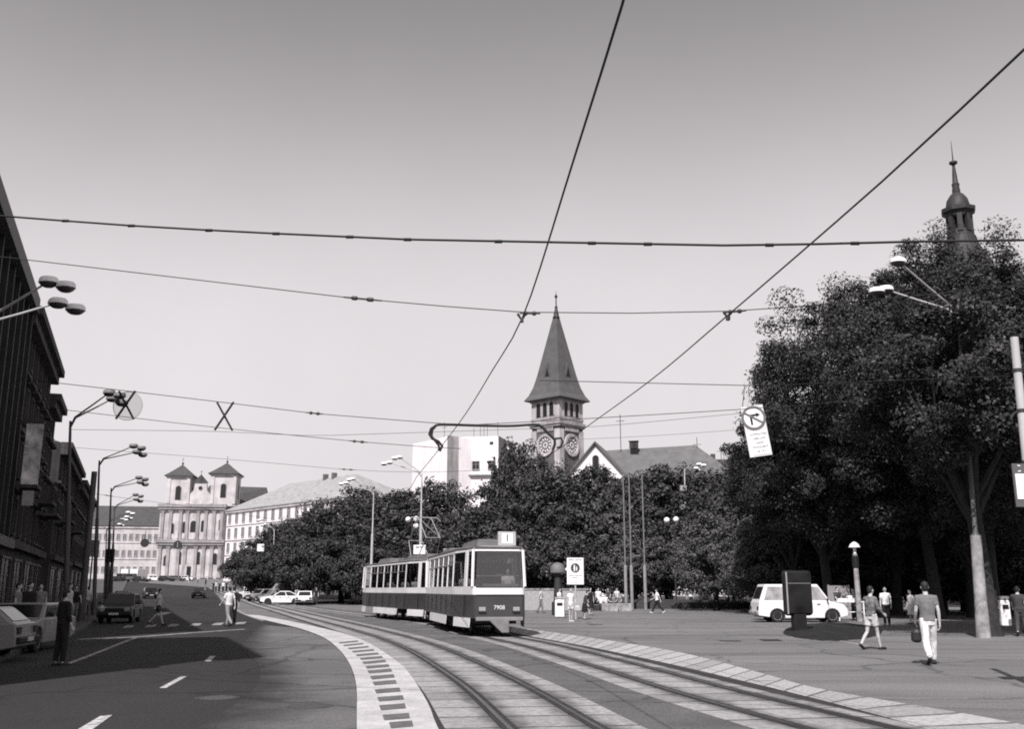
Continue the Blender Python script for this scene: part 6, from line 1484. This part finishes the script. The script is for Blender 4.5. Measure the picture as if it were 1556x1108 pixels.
# round hung discs far up the street
for px, py, lab in ((220, 825.5, 'dark round hung disc left of the church front'), (270, 828.5, 'dark round hung disc with pale bar before the church front')):
    c = at(px, py, 125); root = empty('hung_disc_sign', c, 0, lab, 'round sign'); q = MB(X90); q.lathe(((.02, -.03), (.53, -.03), (.53, .03), (.02, .03)), 24); q.build('disc', dark_m, root)
    q = MB(); q.tube([(0, 0, .5), (0, 0, 1.5)], .03, 6); q.build('hanger', dark_m, root)
    if px > 250: q = MB(); q.box((0, -.05, 0), (.08, .03, .7)); q.build('bar', grey_p, root)
    else: q = MB(); q.box((.65, 0, 0), (.25, .1, .2)); q.build('side_lamp', dark_m, root)
wire([at(150, 800, 125), at(220, 815, 125), at(270, 819, 125), at(400, 826, 125)], .02, 'wire across the far street carrying the round discs')
# hanging no right turn sign
Y = 28.5; s = Y / 1500.0; c = at(1149, 655, Y); root = empty('hanging_turn_sign', c, 0, 'tilted hanging white sign with crossed out right turn arrow', 'sign'); T = Matrix.Rotation(R(7), 4, 'Y').inverted() @ Matrix.Identity(4)
T = Matrix.Rotation(R(-8), 4, 'Y')
w2, h2 = 34 * s, 78 * s
q = MB(T); q.box((0, 0, 0), (w2, .05, h2)); q.build('panel', mat('sign panel', .60, .5, .1, 2), root)
rg_ = 18.5 * s; zc = 20 * s
q = MB(T @ Matrix.Translation((-.01, -.03, zc)) @ X90); q.lathe(((.01, 0), (rg_ * .8, 0), (rg_ * .8, .008), (.01, .008)), 32); q.build('disc', white_p, root)
q = MB(T @ Matrix.Translation((-.01, -.03, zc)) @ X90); q.lathe(((rg_ * .80, 0), (rg_, 0), (rg_, .014), (rg_ * .8, .014)), 36, ring=True); q.box((0, 0, .018), (rg_ * 1.7, rg_ * .16, .008), rz=R(-36)); q.build('ring', mat('sign red', .14, .5, .1, 2), root)
q = MB(T @ Matrix.Translation((-.01, -.03, zc)) @ X90); q.box((-.22 * rg_, -.22 * rg_, .010), (.17 * rg_, .70 * rg_, .008)); q.box((.0 * rg_, .22 * rg_, .0105), (.60 * rg_, .17 * rg_, .008)); q.prism([(.25 * rg_, .42 * rg_), (.58 * rg_, .22 * rg_), (.25 * rg_, .02 * rg_)], 'z', .006, .015); q.build('arrow', black_m, root)
q = MB(T); q.box((.03, -.03, -19 * s), (25.5 * s, .012, 35 * s)); q.build('text_panel', white_p, root)
for i, t_ in enumerate(('DOPRAVNEJ', 'OBSLUHE', 'VJAZD', 'POVOLENÝ', '18 - 9 h')): lettering(t_, 4.6 * s, T @ Matrix.Translation((.03, -.038, (-5.5 - i * 6.6) * s)) @ X90, sign_dk, root)
q = MB(); q.tube([T @ Vector((-w2 * .4, 0, h2 / 2)), (-w2 * .4, 0, h2 / 2 + .6)], .012, 5); q.tube([T @ Vector((w2 * .4, 0, h2 / 2)), (w2 * .4 + .1, 0, h2 / 2 + .6)], .012, 5); q.tube([(-w2 * .4 - 6, 0, h2 / 2 + .75), (-w2 * .4, 0, h2 / 2 + .6), (w2 * .4 + .1, 0, h2 / 2 + .6), (8, 1, h2 / 2 + 1.1)], .012, 5); q.build('hanger', wire_m, root)

for px, py, r_ in ((330, 1062, .33), (470, 1075, .33), (1110, 975, .36), (905, 950, .34)):
    p = g(px, py); q = MB(); q.lathe(((.01, .011), (r_ * .86, .011), (r_ * .88, .005), (r_ * .92, .005), (r_ * .94, .012), (r_, .012), (r_, .0)), 24); o = q.build('manhole_cover', mat('cast iron', .05, .5, .4, 20, metal=.3), None, loc=p)
    tag(o, {330: 'round iron manhole cover in the dark lane beside the dashes', 470: 'round iron manhole cover in the worn lane left of the pale island', 1110: 'round iron manhole cover on the square before the parked vans', 905: 'round iron manhole cover on the square below the pedestrian sign'}[px], 'manhole cover', 'manhole covers')
bpy.data.scenes.remove(TS)
